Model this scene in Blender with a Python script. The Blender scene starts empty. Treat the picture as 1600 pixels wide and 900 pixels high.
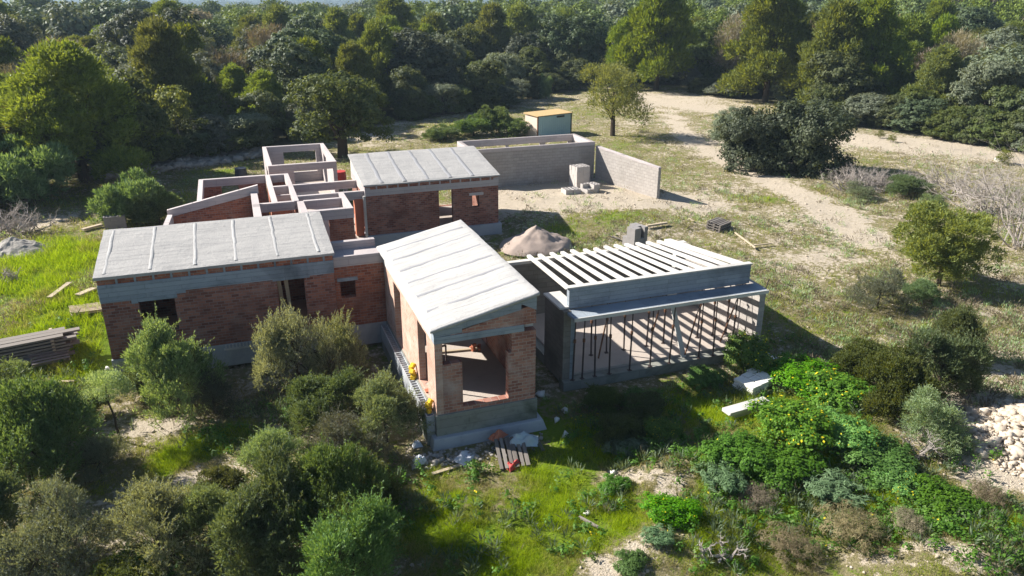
import bpy, math, random
import numpy as np
R = math.radians
rng = np.random.default_rng(7)
random.seed(7)
for c in (bpy.data.objects, bpy.data.meshes):
    for o in list(c): c.remove(o)
sc = bpy.context.scene
COL = sc.collection

# ------------------------------------------------------------ survey helpers
F0, YH, HC = 1200., -15., 13.0           # focal length in photo pixels, horizon row, eye height
PIT = math.atan((450 - YH) / F0); AZ = R(19.9)
cP, sP = math.cos(PIT), math.sin(PIT)
def ray(x, y):
    r = x - 800; fw = F0*cP - (y-450)*sP; up = -F0*sP - (y-450)*cP
    return (r*math.cos(AZ) + fw*math.sin(AZ), -r*math.sin(AZ) + fw*math.cos(AZ), up)
def atz(x, y, z=0.0):
    d = ray(x, y); t = (z-HC)/d[2]; return (d[0]*t, d[1]*t, z)

# ------------------------------------------------------------ noise + terrain
def vnoise(x, y, seed=0):
    x = np.asarray(x, float); y = np.asarray(y, float)
    xi = np.floor(x).astype(np.int64); yi = np.floor(y).astype(np.int64)
    xf = x-xi; yf = y-yi; u = xf*xf*(3-2*xf); v = yf*yf*(3-2*yf)
    def h(a, b):
        n = (a*374761393 + b*668265263 + seed*982451653) & 0x7fffffff
        n = ((n ^ (n >> 13))*1274126177) & 0x7fffffff
        return ((n ^ (n >> 16)) & 0xffff)/65535.
    return (h(xi,yi)*(1-u)+h(xi+1,yi)*u)*(1-v) + (h(xi,yi+1)*(1-u)+h(xi+1,yi+1)*u)*v
def fbm(x, y, o=4, seed=0):
    s = 0; a = .5
    for i in range(o):
        s = s + a*vnoise(x*2**i, y*2**i, seed+i*17); a *= .5
    return s
def sst(a, b, x):
    t = np.clip((x-a)/(b-a), 0, 1); return t*t*(3-2*t)
def bump(x, y, cx, cy, rx, ry=None):
    ry = ry or rx
    d = ((x-cx)/rx)**2 + ((y-cy)/ry)**2
    return np.exp(-d)
def flatmask(x, y):
    # 1 inside the building plots, where ground is level and out of the floors' way
    m = 0
    for (x0, x1, y0, y1) in ((-5.3, 3.2, 26.9, 31.3), (4.2, 8.4, 19.3, 28.5), (5.8, 13.6, 38.2, 43.6), (9.4, 18.1, 21.2, 27.8), (1.2, 6.2, 34.8, 53.5), (-3.5, 3.0, 31, 45)):
        m = np.maximum(m, sst(-.8, 0, np.minimum(np.minimum(x-x0, x1-x), np.minimum(y-y0, y1-y))))
    return m
PX = lambda px, py, z=0.: atz(px, py, z)[:2]
bank1 = PX(1010, 775); bank2 = PX(1030, 860); bank3 = PX(1190, 700); bank4 = PX(1500, 880); heap = PX(1590, 705)
def ground(x, y):
    x = np.asarray(x, float); y = np.asarray(y, float)
    d = np.hypot(x, y)
    z = .45*sst(24, 40, y)*(1 - .0*x)
    z = z + .45*sst(-4, -8, x)*sst(23, 29, y)
    z = z + .25*sst(12, 20, x)*sst(18, 26, y)*(1-sst(26, 40, y))
    z = z + .35*(fbm(x*.11+9, y*.11, 3, 3)-.45)*sst(1, .2, flatmask(x, y))*sst(8, 14, d)
    z = z + .10*(fbm(x*.9, y*.9, 3, 5)-.45)*(1-flatmask(x, y))
    # soil bank next to the rear wing
    z = z + .35*sst(13.4, 14.6, x)*sst(34.6, 36.2, y)*(1-sst(22, 28, x))*(1-sst(44, 52, y))
    # banks in the foreground
    z = z + .35*bump(x, y, bank1[0]+1.0, bank1[1]+.4, 1.6, 1.0) + .45*bump(x, y, bank2[0]+.6, bank2[1], 2.2, 1.1)
    z = z + .5*bump(x, y, bank3[0], bank3[1], 3.0, 1.6) + .5*bump(x, y, bank4[0], bank4[1], 2.5, 1.2)
    z = z + .9*bump(x, y, heap[0]+1.5, heap[1]-.3, 3.2, 2.0)
    # far country: slowly rising, more on the right hand side
    az = np.arctan2(x, y) - AZ
    z = z + 7*sst(90, 330, d)*sst(.05, .5, az) + 1.5*sst(100, 300, d)*(fbm(x*.012, y*.012, 3, 8)-.2)
    z = z + 10*sst(350, 900, d)*(fbm(x*.004+3, y*.004, 3, 12)-.35)
    z = z + .8*sst(110, 240, d) - 3.2*sst(160, 300, d)*sst(.12, -.1, az) - 32*sst(300, 1000, d)*(1-.5*sst(.05,.4,az)) + 75*sst(1500, 2600, d)*np.clip(fbm(x*.0011+1.3, y*.0011+4, 4, 20)-.38, 0, 1)
    return z
def gz(x, y): return float(ground(x, y))
def on_ground(px, py):
    z = 0.
    for _ in range(6):
        p = atz(px, py, z); z = .5*z + .5*gz(p[0], p[1])
    p = atz(px, py, z); return p[0], p[1], gz(p[0], p[1])

# ------------------------------------------------------------ mesh helpers
class MB:
    def __init__(s): s.v = []; s.f = []
    def add(s, v, f):
        b = len(s.v); s.v += [tuple(p) for p in v]; s.f += [tuple(i+b for i in q) for q in f]; return s
    def box(s, x0, x1, y0, y1, z0, z1):
        v = [(x0,y0,z0),(x1,y0,z0),(x1,y1,z0),(x0,y1,z0),(x0,y0,z1),(x1,y0,z1),(x1,y1,z1),(x0,y1,z1)]
        return s.add(v, [(0,3,2,1),(4,5,6,7),(0,1,5,4),(1,2,6,5),(2,3,7,6),(3,0,4,7)])
    def hexa(s, b4, t4):
        return s.add(list(b4)+list(t4), [(0,3,2,1),(4,5,6,7),(0,1,5,4),(1,2,6,5),(2,3,7,6),(3,0,4,7)])
    def obox(s, c, size, rot=0, tilt=0, roll=0):     # oriented box, c = centre
        from mathutils import Matrix, Vector, Euler
        M = Euler((roll, tilt, rot)).to_matrix(); h = [q/2 for q in size]; v = []
        for (a, b, d) in ((-1,-1,-1),(1,-1,-1),(1,1,-1),(-1,1,-1),(-1,-1,1),(1,-1,1),(1,1,1),(-1,1,1)):
            v.append(tuple(M @ Vector((a*h[0], b*h[1], d*h[2])) + Vector(c)))
        return s.add(v, [(0,3,2,1),(4,5,6,7),(0,1,5,4),(1,2,6,5),(2,3,7,6),(3,0,4,7)])
    def grid(s, boxes, holes=()):
        """outer skin only of a union of axis boxes minus holes"""
        ax = [sorted({round(b[i], 4) for b in list(boxes)+list(holes) for i in (2*k, 2*k+1)}) for k in range(3)]
        n = [len(a)-1 for a in ax]
        def ins(p, b): return b[0] < p[0] < b[1] and b[2] < p[1] < b[3] and b[4] < p[2] < b[5]
        occ = np.zeros(n, bool)
        for i in range(n[0]):
            for j in range(n[1]):
                for k in range(n[2]):
                    p = ((ax[0][i]+ax[0][i+1])/2, (ax[1][j]+ax[1][j+1])/2, (ax[2][k]+ax[2][k+1])/2)
                    occ[i,j,k] = any(ins(p, b) for b in boxes) and not any(ins(p, b) for b in holes)
        vid = {}
        def V(i, j, k):
            if (i,j,k) not in vid: vid[(i,j,k)] = len(s.v); s.v.append((ax[0][i], ax[1][j], ax[2][k]))
            return vid[(i,j,k)]
        def O(i, j, k): return 0 <= i < n[0] and 0 <= j < n[1] and 0 <= k < n[2] and occ[i,j,k]
        for i in range(n[0]):
            for j in range(n[1]):
                for k in range(n[2]):
                    if not occ[i,j,k]: continue
                    if not O(i-1,j,k): s.f.append((V(i,j,k),V(i,j,k+1),V(i,j+1,k+1),V(i,j+1,k)))
                    if not O(i+1,j,k): s.f.append((V(i+1,j,k),V(i+1,j+1,k),V(i+1,j+1,k+1),V(i+1,j,k+1)))
                    if not O(i,j-1,k): s.f.append((V(i,j,k),V(i+1,j,k),V(i+1,j,k+1),V(i,j,k+1)))
                    if not O(i,j+1,k): s.f.append((V(i,j+1,k),V(i,j+1,k+1),V(i+1,j+1,k+1),V(i+1,j+1,k)))
                    if not O(i,j,k-1): s.f.append((V(i,j,k),V(i,j+1,k),V(i+1,j+1,k),V(i+1,j,k)))
                    if not O(i,j,k+1): s.f.append((V(i,j,k+1),V(i+1,j,k+1),V(i+1,j+1,k+1),V(i,j+1,k+1)))
        return s
    def tube(s, pts, rad, n=6):
        from mathutils import Vector
        P = [Vector(p) for p in pts]
        if not hasattr(rad, '__len__'): rad = [rad]*len(P)
        b = len(s.v)
        for i, p in enumerate(P):
            d = (P[min(i+1, len(P)-1)] - P[max(i-1, 0)]).normalized()
            u = d.cross(Vector((0.31, .9, .12))).normalized(); w = d.cross(u)
            for k in range(n):
                a = 2*math.pi*k/n; s.v.append(tuple(p + (u*math.cos(a)+w*math.sin(a))*rad[i]))
        for i in range(len(P)-1):
            for k in range(n):
                s.f.append((b+i*n+k, b+i*n+(k+1)%n, b+(i+1)*n+(k+1)%n, b+(i+1)*n+k))
        s.f.append(tuple(b+k for k in range(n-1, -1, -1))); s.f.append(tuple(b+(len(P)-1)*n+k for k in range(n)))
        return s
def obj(name, mb, mat, parent=None, bevel=0, smooth=False, origin=None):
    me = bpy.data.meshes.new(name)
    if origin is not None:
        v = [(p[0]-origin[0], p[1]-origin[1], p[2]-origin[2]) for p in mb.v]
    else: v = mb.v
    me.from_pydata(v, [], mb.f); me.update(); me.materials.append(mat)
    if smooth: me.polygons.foreach_set('use_smooth', [True]*len(me.polygons))
    o = bpy.data.objects.new(name, me); COL.objects.link(o)
    if origin is not None: o.location = origin
    if parent is not None: o.parent = parent
    if bevel:
        b = o.modifiers.new('edge', 'BEVEL'); b.width = bevel; b.segments = 2; b.limit_method = 'ANGLE'
    return o
def part(name, mb, mat, parent, bevel=0, smooth=False):
    """part whose vertices are given in world space, parent empty at parent.location"""
    o = obj(name, mb, mat, None, bevel, smooth, origin=tuple(parent.location)); o.location = (0,0,0); o.parent = parent
    return o
def subpart(name, mb, mat, parent, root):
    o = obj(name, mb, mat, None, 0, True, origin=tuple(root.location)); o.location = (0,0,0); o.parent = parent; return o
def npmesh(name, V, Fc, mat, k=4, tint=None):
    me = bpy.data.meshes.new(name)
    V = np.ascontiguousarray(V, np.float32); Fc = np.ascontiguousarray(Fc, np.int32)
    me.vertices.add(len(V)); me.vertices.foreach_set('co', V.ravel())
    me.loops.add(Fc.size); me.loops.foreach_set('vertex_index', Fc.ravel())
    me.polygons.add(len(Fc)); me.polygons.foreach_set('loop_start', np.arange(0, Fc.size, k, dtype=np.int32))
    me.update(calc_edges=True)
    if tint is not None:
        a = me.attributes.new('tint', 'FLOAT', 'POINT'); a.data.foreach_set('value', np.ascontiguousarray(tint, np.float32))
    me.materials.append(mat)
    return me
def link(name, me, parent=None, loc=(0,0,0)):
    o = bpy.data.objects.new(name, me); COL.objects.link(o); o.location = loc
    if parent is not None: o.parent = parent
    return o
def tag(o, label=None, cat=None, group=None, kind=None):
    if label: o['label'] = label
    if cat: o['category'] = cat
    if group: o['group'] = group
    if kind: o['kind'] = kind
    return o
def thing(name, label, cat, loc=(0,0,0), rz=0, group=None):
    o = bpy.data.objects.new(name, None); COL.objects.link(o); o.location = loc; o.rotation_euler = (0,0,rz)
    o.empty_display_size = .3
    return tag(o, label, cat, group)
def copy_tree(o, parent=None):
    c = o.copy(); COL.objects.link(c); c.parent = parent
    for ch in list(KIDS.get(o.name, [])):
        copy_tree(ch, c)
    return c
KIDS = {}
def kid(p, *cs): KIDS.setdefault(p.name, []).extend(cs)

# ------------------------------------------------------------ materials
def newmat(name):
    m = bpy.data.materials.new(name); m.use_nodes = True; nt = m.node_tree; nt.nodes.clear()
    return m, nt
class NT:
    def __init__(s, nt): s.nt = nt; s.n = nt.nodes; s.l = nt.links
    def node(s, t, **kw):
        n = s.n.new(t)
        for k, v in kw.items():
            if k.startswith('i_'): n.inputs[k[2:].replace('_', ' ')].default_value = v
            else: setattr(n, k, v)
        return n
    def set(s, n, name, v):
        if hasattr(v, 'is_linked') or isinstance(v, bpy.types.NodeSocket): s.l.new(v, n.inputs[name])
        else: n.inputs[name].default_value = v
    def noise(s, vec, scale, detail=4, rough=.6, dist=0):
        n = s.n.new('ShaderNodeTexNoise'); s.set(n, 'Scale', scale); s.set(n, 'Detail', detail); s.set(n, 'Roughness', rough); s.set(n, 'Distortion', dist)
        if vec is not None: s.l.new(vec, n.inputs['Vector'])
        return n.outputs['Fac']
    def ramp(s, fac, stops):
        n = s.n.new('ShaderNodeValToRGB'); s.l.new(fac, n.inputs['Fac']); e = n.color_ramp.elements
        while len(e) < len(stops): e.new(.5)
        for q, (p, c) in zip(e, stops):
            q.position = p; q.color = (*c, 1) if len(c) == 3 else c
        return n.outputs['Color']
    def mix(s, fac, a, b, mode='MIX'):
        n = s.n.new('ShaderNodeMix'); n.data_type = 'RGBA'; n.blend_type = mode
        for i, v in ((0, fac), (6, a), (7, b)):
            if isinstance(v, bpy.types.NodeSocket): s.l.new(v, n.inputs[i])
            elif i == 0: n.inputs[0].default_value = v
            else: n.inputs[i].default_value = (*v, 1) if len(v) == 3 else v
        return n.outputs[2]
    def math(s, op, a, b=0., c=0., clamp=False):
        n = s.n.new('ShaderNodeMath'); n.operation = op; n.use_clamp = clamp
        for i, v in enumerate((a, b, c)):
            if isinstance(v, bpy.types.NodeSocket): s.l.new(v, n.inputs[i])
            else: n.inputs[i].default_value = v
        return n.outputs[0]
    def bump(s, h, strength=.5, dist=.02):
        n = s.n.new('ShaderNodeBump'); s.l.new(h, n.inputs['Height']); n.inputs['Strength'].default_value = strength; n.inputs['Distance'].default_value = dist
        return n.outputs['Normal']
    def pos(s): return s.n.new('ShaderNodeNewGeometry')
    def out(s, col, rough=.9, normal=None, spec=.25):
        b = s.n.new('ShaderNodeBsdfPrincipled'); o = s.n.new('ShaderNodeOutputMaterial')
        if isinstance(col, bpy.types.NodeSocket): s.l.new(col, b.inputs['Base Color'])
        else: b.inputs['Base Color'].default_value = (*col, 1)
        b.inputs['Roughness'].default_value = rough; b.inputs['Specular IOR Level'].default_value = spec
        if normal is not None: s.l.new(normal, b.inputs['Normal'])
        s.l.new(b.outputs[0], o.inputs[0]); return b

def wall_uv(t):
    g = t.pos(); sep = t.node('ShaderNodeSeparateXYZ'); t.l.new(g.outputs['Position'], sep.inputs[0])
    ns = t.node('ShaderNodeSeparateXYZ'); t.l.new(g.outputs['Normal'], ns.inputs[0])
    ax = t.math('GREATER_THAN', t.math('ABSOLUTE', ns.outputs[0]), .5)
    u = t.math('ADD', t.math('MULTIPLY', sep.outputs[1], ax), t.math('MULTIPLY', sep.outputs[0], t.math('SUBTRACT', 1., ax)))
    c = t.node('ShaderNodeCombineXYZ'); t.l.new(u, c.inputs[0]); t.l.new(sep.outputs[2], c.inputs[1])
    return g, c.outputs[0], sep
def masonry(name, bw, bh, mortar, c1, c2, cm, smear=(.4,.36,.33), smear_amt=.55, dark=(.1,.05,.04)):
    m, nt = newmat(name); t = NT(nt); g, uv, sep = wall_uv(t); P = g.outputs['Position']
    dn = t.node('ShaderNodeTexNoise'); t.l.new(P, dn.inputs['Vector']); dn.inputs['Scale'].default_value = 3.
    vm = t.node('ShaderNodeVectorMath', operation='SUBTRACT'); t.l.new(dn.outputs['Color'], vm.inputs[0]); vm.inputs[1].default_value = (.5,.5,.5)
    vs = t.node('ShaderNodeVectorMath', operation='SCALE'); t.l.new(vm.outputs[0], vs.inputs[0]); vs.inputs['Scale'].default_value = bh*.25
    va = t.node('ShaderNodeVectorMath', operation='ADD'); t.l.new(uv, va.inputs[0]); t.l.new(vs.outputs[0], va.inputs[1])
    b = t.node('ShaderNodeTexBrick'); t.l.new(va.outputs[0], b.inputs['Vector'])
    b.offset = .5; b.inputs['Scale'].default_value = 1; b.inputs['Brick Width'].default_value = bw; b.inputs['Row Height'].default_value = bh
    b.inputs['Mortar Size'].default_value = mortar; b.inputs['Mortar Smooth'].default_value = .3; b.inputs['Bias'].default_value = -.1
    b.inputs['Color1'].default_value = (*c1, 1); b.inputs['Color2'].default_value = (*c2, 1); b.inputs['Mortar'].default_value = (*cm, 1)
    n1 = t.noise(P, 1.3, 5, .65); n2 = t.noise(P, 9, 4, .7); n3 = t.noise(P, .7, 3, .5)
    col = t.mix(t.ramp_fac(n1, .52, .72, smear_amt) if False else t.math('MULTIPLY', t.math('SUBTRACT', n1, .5, clamp=True), 4*smear_amt, clamp=True), b.outputs['Color'], smear)
    col = t.mix(t.math('MULTIPLY', t.math('SUBTRACT', n3, .52, clamp=True), 3., clamp=True), col, dark)
    col = t.mix(t.math('MULTIPLY', n2, .5), col, t.mix(1., col, (.55,.5,.5), 'MULTIPLY'))
    h = t.math('SUBTRACT', t.math('MULTIPLY', n2, .5), b.outputs['Fac'])
    t.out(col, .95, t.bump(h, .8, .02), .1)
    return m
def concrete(name, c1, c2, stain=(.2,.2,.2), board=0, sc_=1., stain_amt=.5, bumpd=.015, mottle=0.):
    m, nt = newmat(name); t = NT(nt); g, uv, sep = wall_uv(t); P = g.outputs['Position']
    n1 = t.noise(P, 1.1*sc_, 6, .65); n2 = t.noise(P, 14, 4, .7); n3 = t.noise(P, .45*sc_, 4, .6, .6); n4 = t.noise(P, 5, 5, .75)
    col = t.mix(n1, c1, c2)
    col = t.mix(t.math('MULTIPLY', t.math('SUBTRACT', n3, .5, clamp=True), 5*stain_amt, clamp=True), col, stain)
    col = t.mix(t.math('MULTIPLY', t.math('SUBTRACT', n4, .54, clamp=True), 4*stain_amt, clamp=True), col, t.mix(1., col, (.6,.6,.62), 'MULTIPLY'))
    h = t.math('ADD', n2, t.math('MULTIPLY', n4, 1.5))
    if board:
        w = t.node('ShaderNodeTexBrick'); t.l.new(uv, w.inputs['Vector']); w.inputs['Brick Width'].default_value = 2.3; w.inputs['Row Height'].default_value = board
        w.inputs['Scale'].default_value = 1; w.inputs['Mortar Size'].default_value = .008; w.inputs['Mortar Smooth'].default_value = .5
        w.inputs['Color1'].default_value = (1,1,1,1); w.inputs['Color2'].default_value = (.8,.8,.82,1); w.inputs['Mortar'].default_value = (.55,.55,.55,1)
        col = t.mix(.8, col, w.outputs['Color'], 'MULTIPLY')
        h = t.math('SUBTRACT', h, w.outputs['Fac'])
    t.out(col, .9, t.bump(h, .6, bumpd), .2)
    return m
M = {}
M['brick'] = masonry('red_brick', .25, .105, .012, (.44,.17,.10), (.20,.065,.045), (.33,.24,.20), (.42,.28,.22), .7, (.16,.06,.04))
M['brick_pink'] = masonry('pink_brick', .25, .105, .012, (.50,.25,.18), (.26,.11,.085), (.46,.36,.31), (.52,.40,.35), 1., (.22,.10,.08))
M['brick_side'] = masonry('sunlit_smeared_brick', .25, .105, .012, (.62,.40,.31), (.48,.28,.21), (.6,.48,.4), (.68,.54,.46), 1.2, (.40,.24,.18))  # brick colour lightened for glancing sun on the left wall, with mortar smears
M['brick_dark'] = masonry('dark_brick', .25, .105, .012, (.40,.175,.12), (.16,.06,.045), (.30,.225,.20), (.38,.26,.22), .8, (.14,.06,.045))
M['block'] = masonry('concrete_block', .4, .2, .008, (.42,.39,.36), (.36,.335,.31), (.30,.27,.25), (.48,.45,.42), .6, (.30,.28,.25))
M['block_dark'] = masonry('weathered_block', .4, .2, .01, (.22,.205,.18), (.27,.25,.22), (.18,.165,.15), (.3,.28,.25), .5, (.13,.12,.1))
M['seam'] = concrete('roof_seam', (.50,.495,.49), (.42,.42,.42), (.36,.36,.36), stain_amt=.5, bumpd=.03)
M['seam_mid'] = concrete('worn_seam', (.42,.41,.40), (.33,.33,.325), (.25,.25,.25), stain_amt=.5, bumpd=.03)
M['seam_dark'] = concrete('grey_seam', (.30,.30,.31), (.25,.25,.26), (.22,.22,.23), stain_amt=.4, bumpd=.02)
M['ring'] = concrete('ring_beam_concrete', (.54,.48,.46), (.44,.39,.38), (.3,.27,.27), stain_amt=.35, board=.22)
M['beam'] = concrete('formed_concrete', (.34,.38,.42), (.24,.28,.32), (.13,.15,.17), stain_amt=.9, board=.16)
M['beam_light'] = concrete('pale_concrete', (.60,.575,.54), (.44,.42,.39), (.30,.285,.27), stain_amt=.5)
M['plinth'] = concrete('plinth_concrete', (.30,.30,.27), (.20,.21,.18), (.10,.11,.08), stain_amt=.9, board=.3, sc_=1.6)
M['footing'] = concrete('footing_concrete', (.42,.44,.46), (.32,.34,.37), (.2,.2,.2), stain_amt=.6)
M['floor'] = concrete('floor_screed', (.46,.40,.35), (.36,.31,.27), (.28,.24,.2), stain_amt=.3)
def roofmat(name, c1, c2, c3):
    m, nt = newmat(name); t = NT(nt); g = t.pos(); P = g.outputs['Position']
    mp = t.node('ShaderNodeMapping'); mp.inputs['Scale'].default_value = (.5, 6, 1); t.l.new(P, mp.inputs[0])
    st = t.noise(mp.outputs[0], 1.2, 5, .7, .4); n1 = t.noise(P, .9, 6, .7, .5); n2 = t.noise(P, 7, 5, .75); n3 = t.noise(P, 22, 3, .7)
    c = t.mix(n1, c1, c2)
    c = t.mix(t.math('MULTIPLY', t.math('SUBTRACT', st, .48, clamp=True), 3.2, clamp=True), c, c3)
    c = t.mix(t.math('MULTIPLY', t.math('SUBTRACT', n2, .55, clamp=True), 4., clamp=True), c, t.mix(1., c, (.68,.69,.72), 'MULTIPLY'))
    h = t.math('ADD', t.math('ADD', n2, t.math('MULTIPLY', n3, .4)), st)
    t.out(c, .92, t.bump(h, .8, .03), .15); return m
def simple(name, c1, c2, rough=.8, scale=6., spec=.3, metallic=0, bumpd=.01):
    m, nt = newmat(name); t = NT(nt); tc = t.node('ShaderNodeTexCoord'); n = t.noise(tc.outputs['Object'], scale, 5, .65)
    b = t.out(t.mix(n, c1, c2), rough, t.bump(n, .5, bumpd), spec); b.inputs['Metallic'].default_value = metallic
    return m
def timber(name, c1, c2):
    m, nt = newmat(name); t = NT(nt); tc = t.node('ShaderNodeTexCoord'); mp = t.node('ShaderNodeMapping'); mp.inputs['Scale'].default_value = (.6, 9, 9)
    t.l.new(tc.outputs['Object'], mp.inputs[0]); n = t.noise(mp.outputs[0], 3, 5, .7)
    g = t.pos(); r = t.math('MULTIPLY', g.outputs['Random Per Island'], .6)
    t.out(t.mix(t.math('ADD', t.math('MULTIPLY', n, .6), r, clamp=True), c1, c2), .85, t.bump(n, .5, .01), .2)
    return m
M['wood_grey'] = timber('weathered_timber', (.30,.27,.24), (.11,.095,.085))
M['wood_pale'] = timber('pale_timber', (.55,.46,.34), (.34,.27,.19))
M['steel'] = simple('rusty_prop_steel', (.03,.03,.04), (.085,.05,.035), .6, 20, .4)
M['rust'] = simple('rust_brown_steel', (.22,.1,.05), (.09,.05,.035), .8, 14, .2)
M['white_block'] = simple('pale_limestone_block', (.78,.76,.71), (.6,.58,.52), .9, 7)
M['plastic'] = simple('milky_plastic_sheet', (.42,.5,.52), (.3,.36,.4), .35, 3, .5)
M['white_plastic'] = simple('white_plastic', (.6,.63,.68), (.42,.45,.5), .4, 4, .5)
M['red'] = simple('red_sheet', (.55,.06,.05), (.32,.04,.04), .6, 4)
M['orange'] = simple('terracotta', (.5,.18,.1), (.36,.12,.07), .8, 8)
M['yellow'] = simple('yellow_foam', (.75,.5,.03), (.55,.36,.02), .8, 8)
M['black'] = simple('black_plastic', (.03,.035,.045), (.06,.065,.075), .5, 5)
M['cabin'] = simple('pale_blue_panel', (.42,.56,.60), (.36,.50,.55), .55, 3)
M['cabin_side'] = simple('cream_panel', (.70,.58,.48), (.58,.46,.38), .6, 3)
M['cabin_roof'] = simple('ochre_roof', (.55,.40,.20), (.42,.27,.12), .8, 3)
M['bark'] = simple('bark', (.10,.075,.055), (.05,.038,.028), .95, 9, .1, 0, .03)
M['bark_grey'] = simple('grey_twigs', (.44,.39,.35), (.27,.235,.21), .95, 9, .1)
M['sand'] = simple('heap_sand', (.36,.29,.25), (.27,.22,.19), .95, 5, .1, 0, .03)
M['roof'] = roofmat('roof_concrete', (.42,.405,.385), (.315,.305,.295), (.225,.222,.22))
M['roof_white'] = roofmat('bright_concrete', (.45,.44,.42), (.36,.35,.34), (.27,.265,.26))
def rockmat(name, c1, c2):
    m, nt = newmat(name); t = NT(nt); g = t.pos(); P = g.outputs['Position']; n = t.noise(P, 3, 6, .7)
    c = t.mix(n, c1, c2); c = t.mix(t.math('MULTIPLY', g.outputs['Random Per Island'], .5), c, t.mix(1., c, (.6,.55,.5), 'MULTIPLY'))
    t.out(c, .95, t.bump(n, .8, .05), .15); return m
M['rock'] = rockmat('pale_limestone', (.62,.54,.44), (.42,.35,.27))
M['rock_grey'] = rockmat('grey_rubble', (.42,.40,.37), (.30,.28,.25))

def leafmat(name, dark, light, trans, tint_noise=.35, tr=.34, flower=None, hue=None):
    """leaf colour varies leaf by leaf and clump by clump; thin leaves let some light through"""
    m, nt = newmat(name); t = NT(nt); g = t.pos(); tc = t.node('ShaderNodeTexCoord')
    n = t.noise(tc.outputs['Object'], tint_noise, 3, .6)
    f = t.math('ADD', t.math('MULTIPLY', g.outputs['Random Per Island'], .75), t.math('MULTIPLY', t.math('SUBTRACT', n, .35), 1.1), clamp=True)
    oi = t.node('ShaderNodeObjectInfo')
    col = t.mix(f, dark, light)
    hs = t.node('ShaderNodeHueSaturation'); t.l.new(col, hs.inputs['Color'])
    t.l.new(t.math('ADD', .485, t.math('MULTIPLY', oi.outputs['Random'], .03)), hs.inputs['Hue'])
    t.l.new(t.math('ADD', .75, t.math('MULTIPLY', oi.outputs['Random'], .5)), hs.inputs['Value'])
    t.l.new(t.math('ADD', .8, t.math('MULTIPLY', t.math('FRACT', t.math('MULTIPLY', oi.outputs['Random'], 7.3)), .35)), hs.inputs['Saturation'])
    col = hs.outputs[0]
    if flower:
        gt = t.math('GREATER_THAN', t.math('FRACT', t.math('MULTIPLY', g.outputs['Random Per Island'], 13.7)), 1-flower[1])
        col = t.mix(gt, col, flower[0])
    d = t.node('ShaderNodeBsdfPrincipled'); d.inputs['Roughness'].default_value = .6; d.inputs['Specular IOR Level'].default_value = .25
    tn = t.node('ShaderNodeBsdfTranslucent'); ms = t.node('ShaderNodeMixShader'); o = t.node('ShaderNodeOutputMaterial')
    t.l.new(col, d.inputs['Base Color']); t.l.new(t.mix(1., col, trans, 'MULTIPLY'), tn.inputs[0])
    ms.inputs[0].default_value = tr; t.l.new(d.outputs[0], ms.inputs[1]); t.l.new(tn.outputs[0], ms.inputs[2]); t.l.new(ms.outputs[0], o.inputs[0])
    return m
YG = (2.2, 1.9, .7)
M['leaf_pine'] = leafmat('pine_needles', (.060,.092,.018), (.185,.225,.040), YG, .5)
M['leaf_oak'] = leafmat('holm_oak_leaves', (.032,.052,.024), (.10,.125,.06), YG, .5, .2)
M['leaf_green'] = leafmat('mastic_leaves', (.040,.062,.018), (.122,.145,.045), YG, .5)
M['leaf_grey'] = leafmat('grey_green_leaves', (.075,.098,.060), (.185,.205,.140), YG, .5, .25)
M['leaf_brown'] = leafmat('brownish_twiggy_leaves', (0.135,0.115,0.081), (0.257,0.223,0.162), YG, .5, .2)
M['leaf_olive'] = leafmat('wild_olive_leaves', (0.088,0.150,0.056), (0.290,0.360,0.211), YG, .9, .3)
M['leaf_olive_dark'] = leafmat('dark_wild_olive_leaves', (0.052,0.101,0.036), (0.162,0.227,0.097), YG, .9, .28)
M['leaf_pale'] = leafmat('dusty_olive_leaves', (.125,.145,.088), (.27,.29,.195), YG, .9, .3)
M['leaf_yellow'] = leafmat('yellow_green_leaves', (.085,.112,.024), (.215,.235,.065), YG, .9, .35)
M['far_oak'] = leafmat('far_oak_canopy', (.036,.06,.029), (.115,.145,.068), YG, .5, .15)
M['far_green'] = leafmat('far_green_canopy', (.046,.075,.024), (.14,.172,.058), YG, .5, .2)
M['far_grey'] = leafmat('far_grey_canopy', (.066,.088,.055), (.17,.19,.125), YG, .5, .15)
M['far_pine'] = leafmat('far_pine_canopy', (.06,.09,.02), (.185,.225,.05), YG, .5, .2)
M['leaf_weed'] = leafmat('lush_weed_leaves', (.035,.10,.015), (.12,.25,.035), YG, .8, .35)
M['leaf_thistle'] = leafmat('thistle_leaves', (.06,.11,.05), (.17,.25,.13), YG, .8, .3)
M['leaf_flower'] = leafmat('flowering_weed_leaves', (.045,.13,.012), (.15,.29,.03), YG, .8, .35, ((.72,.58,.02), .028))
M['leaf_dry'] = leafmat('dry_stem_tips', (.11,.10,.045), (.27,.21,.13), (1.5,1.4,1.2), .8, .25)
M['far'] = leafmat('distant_canopy', (.030,.048,.028), (.08,.10,.055), YG, .03, .2)

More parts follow.
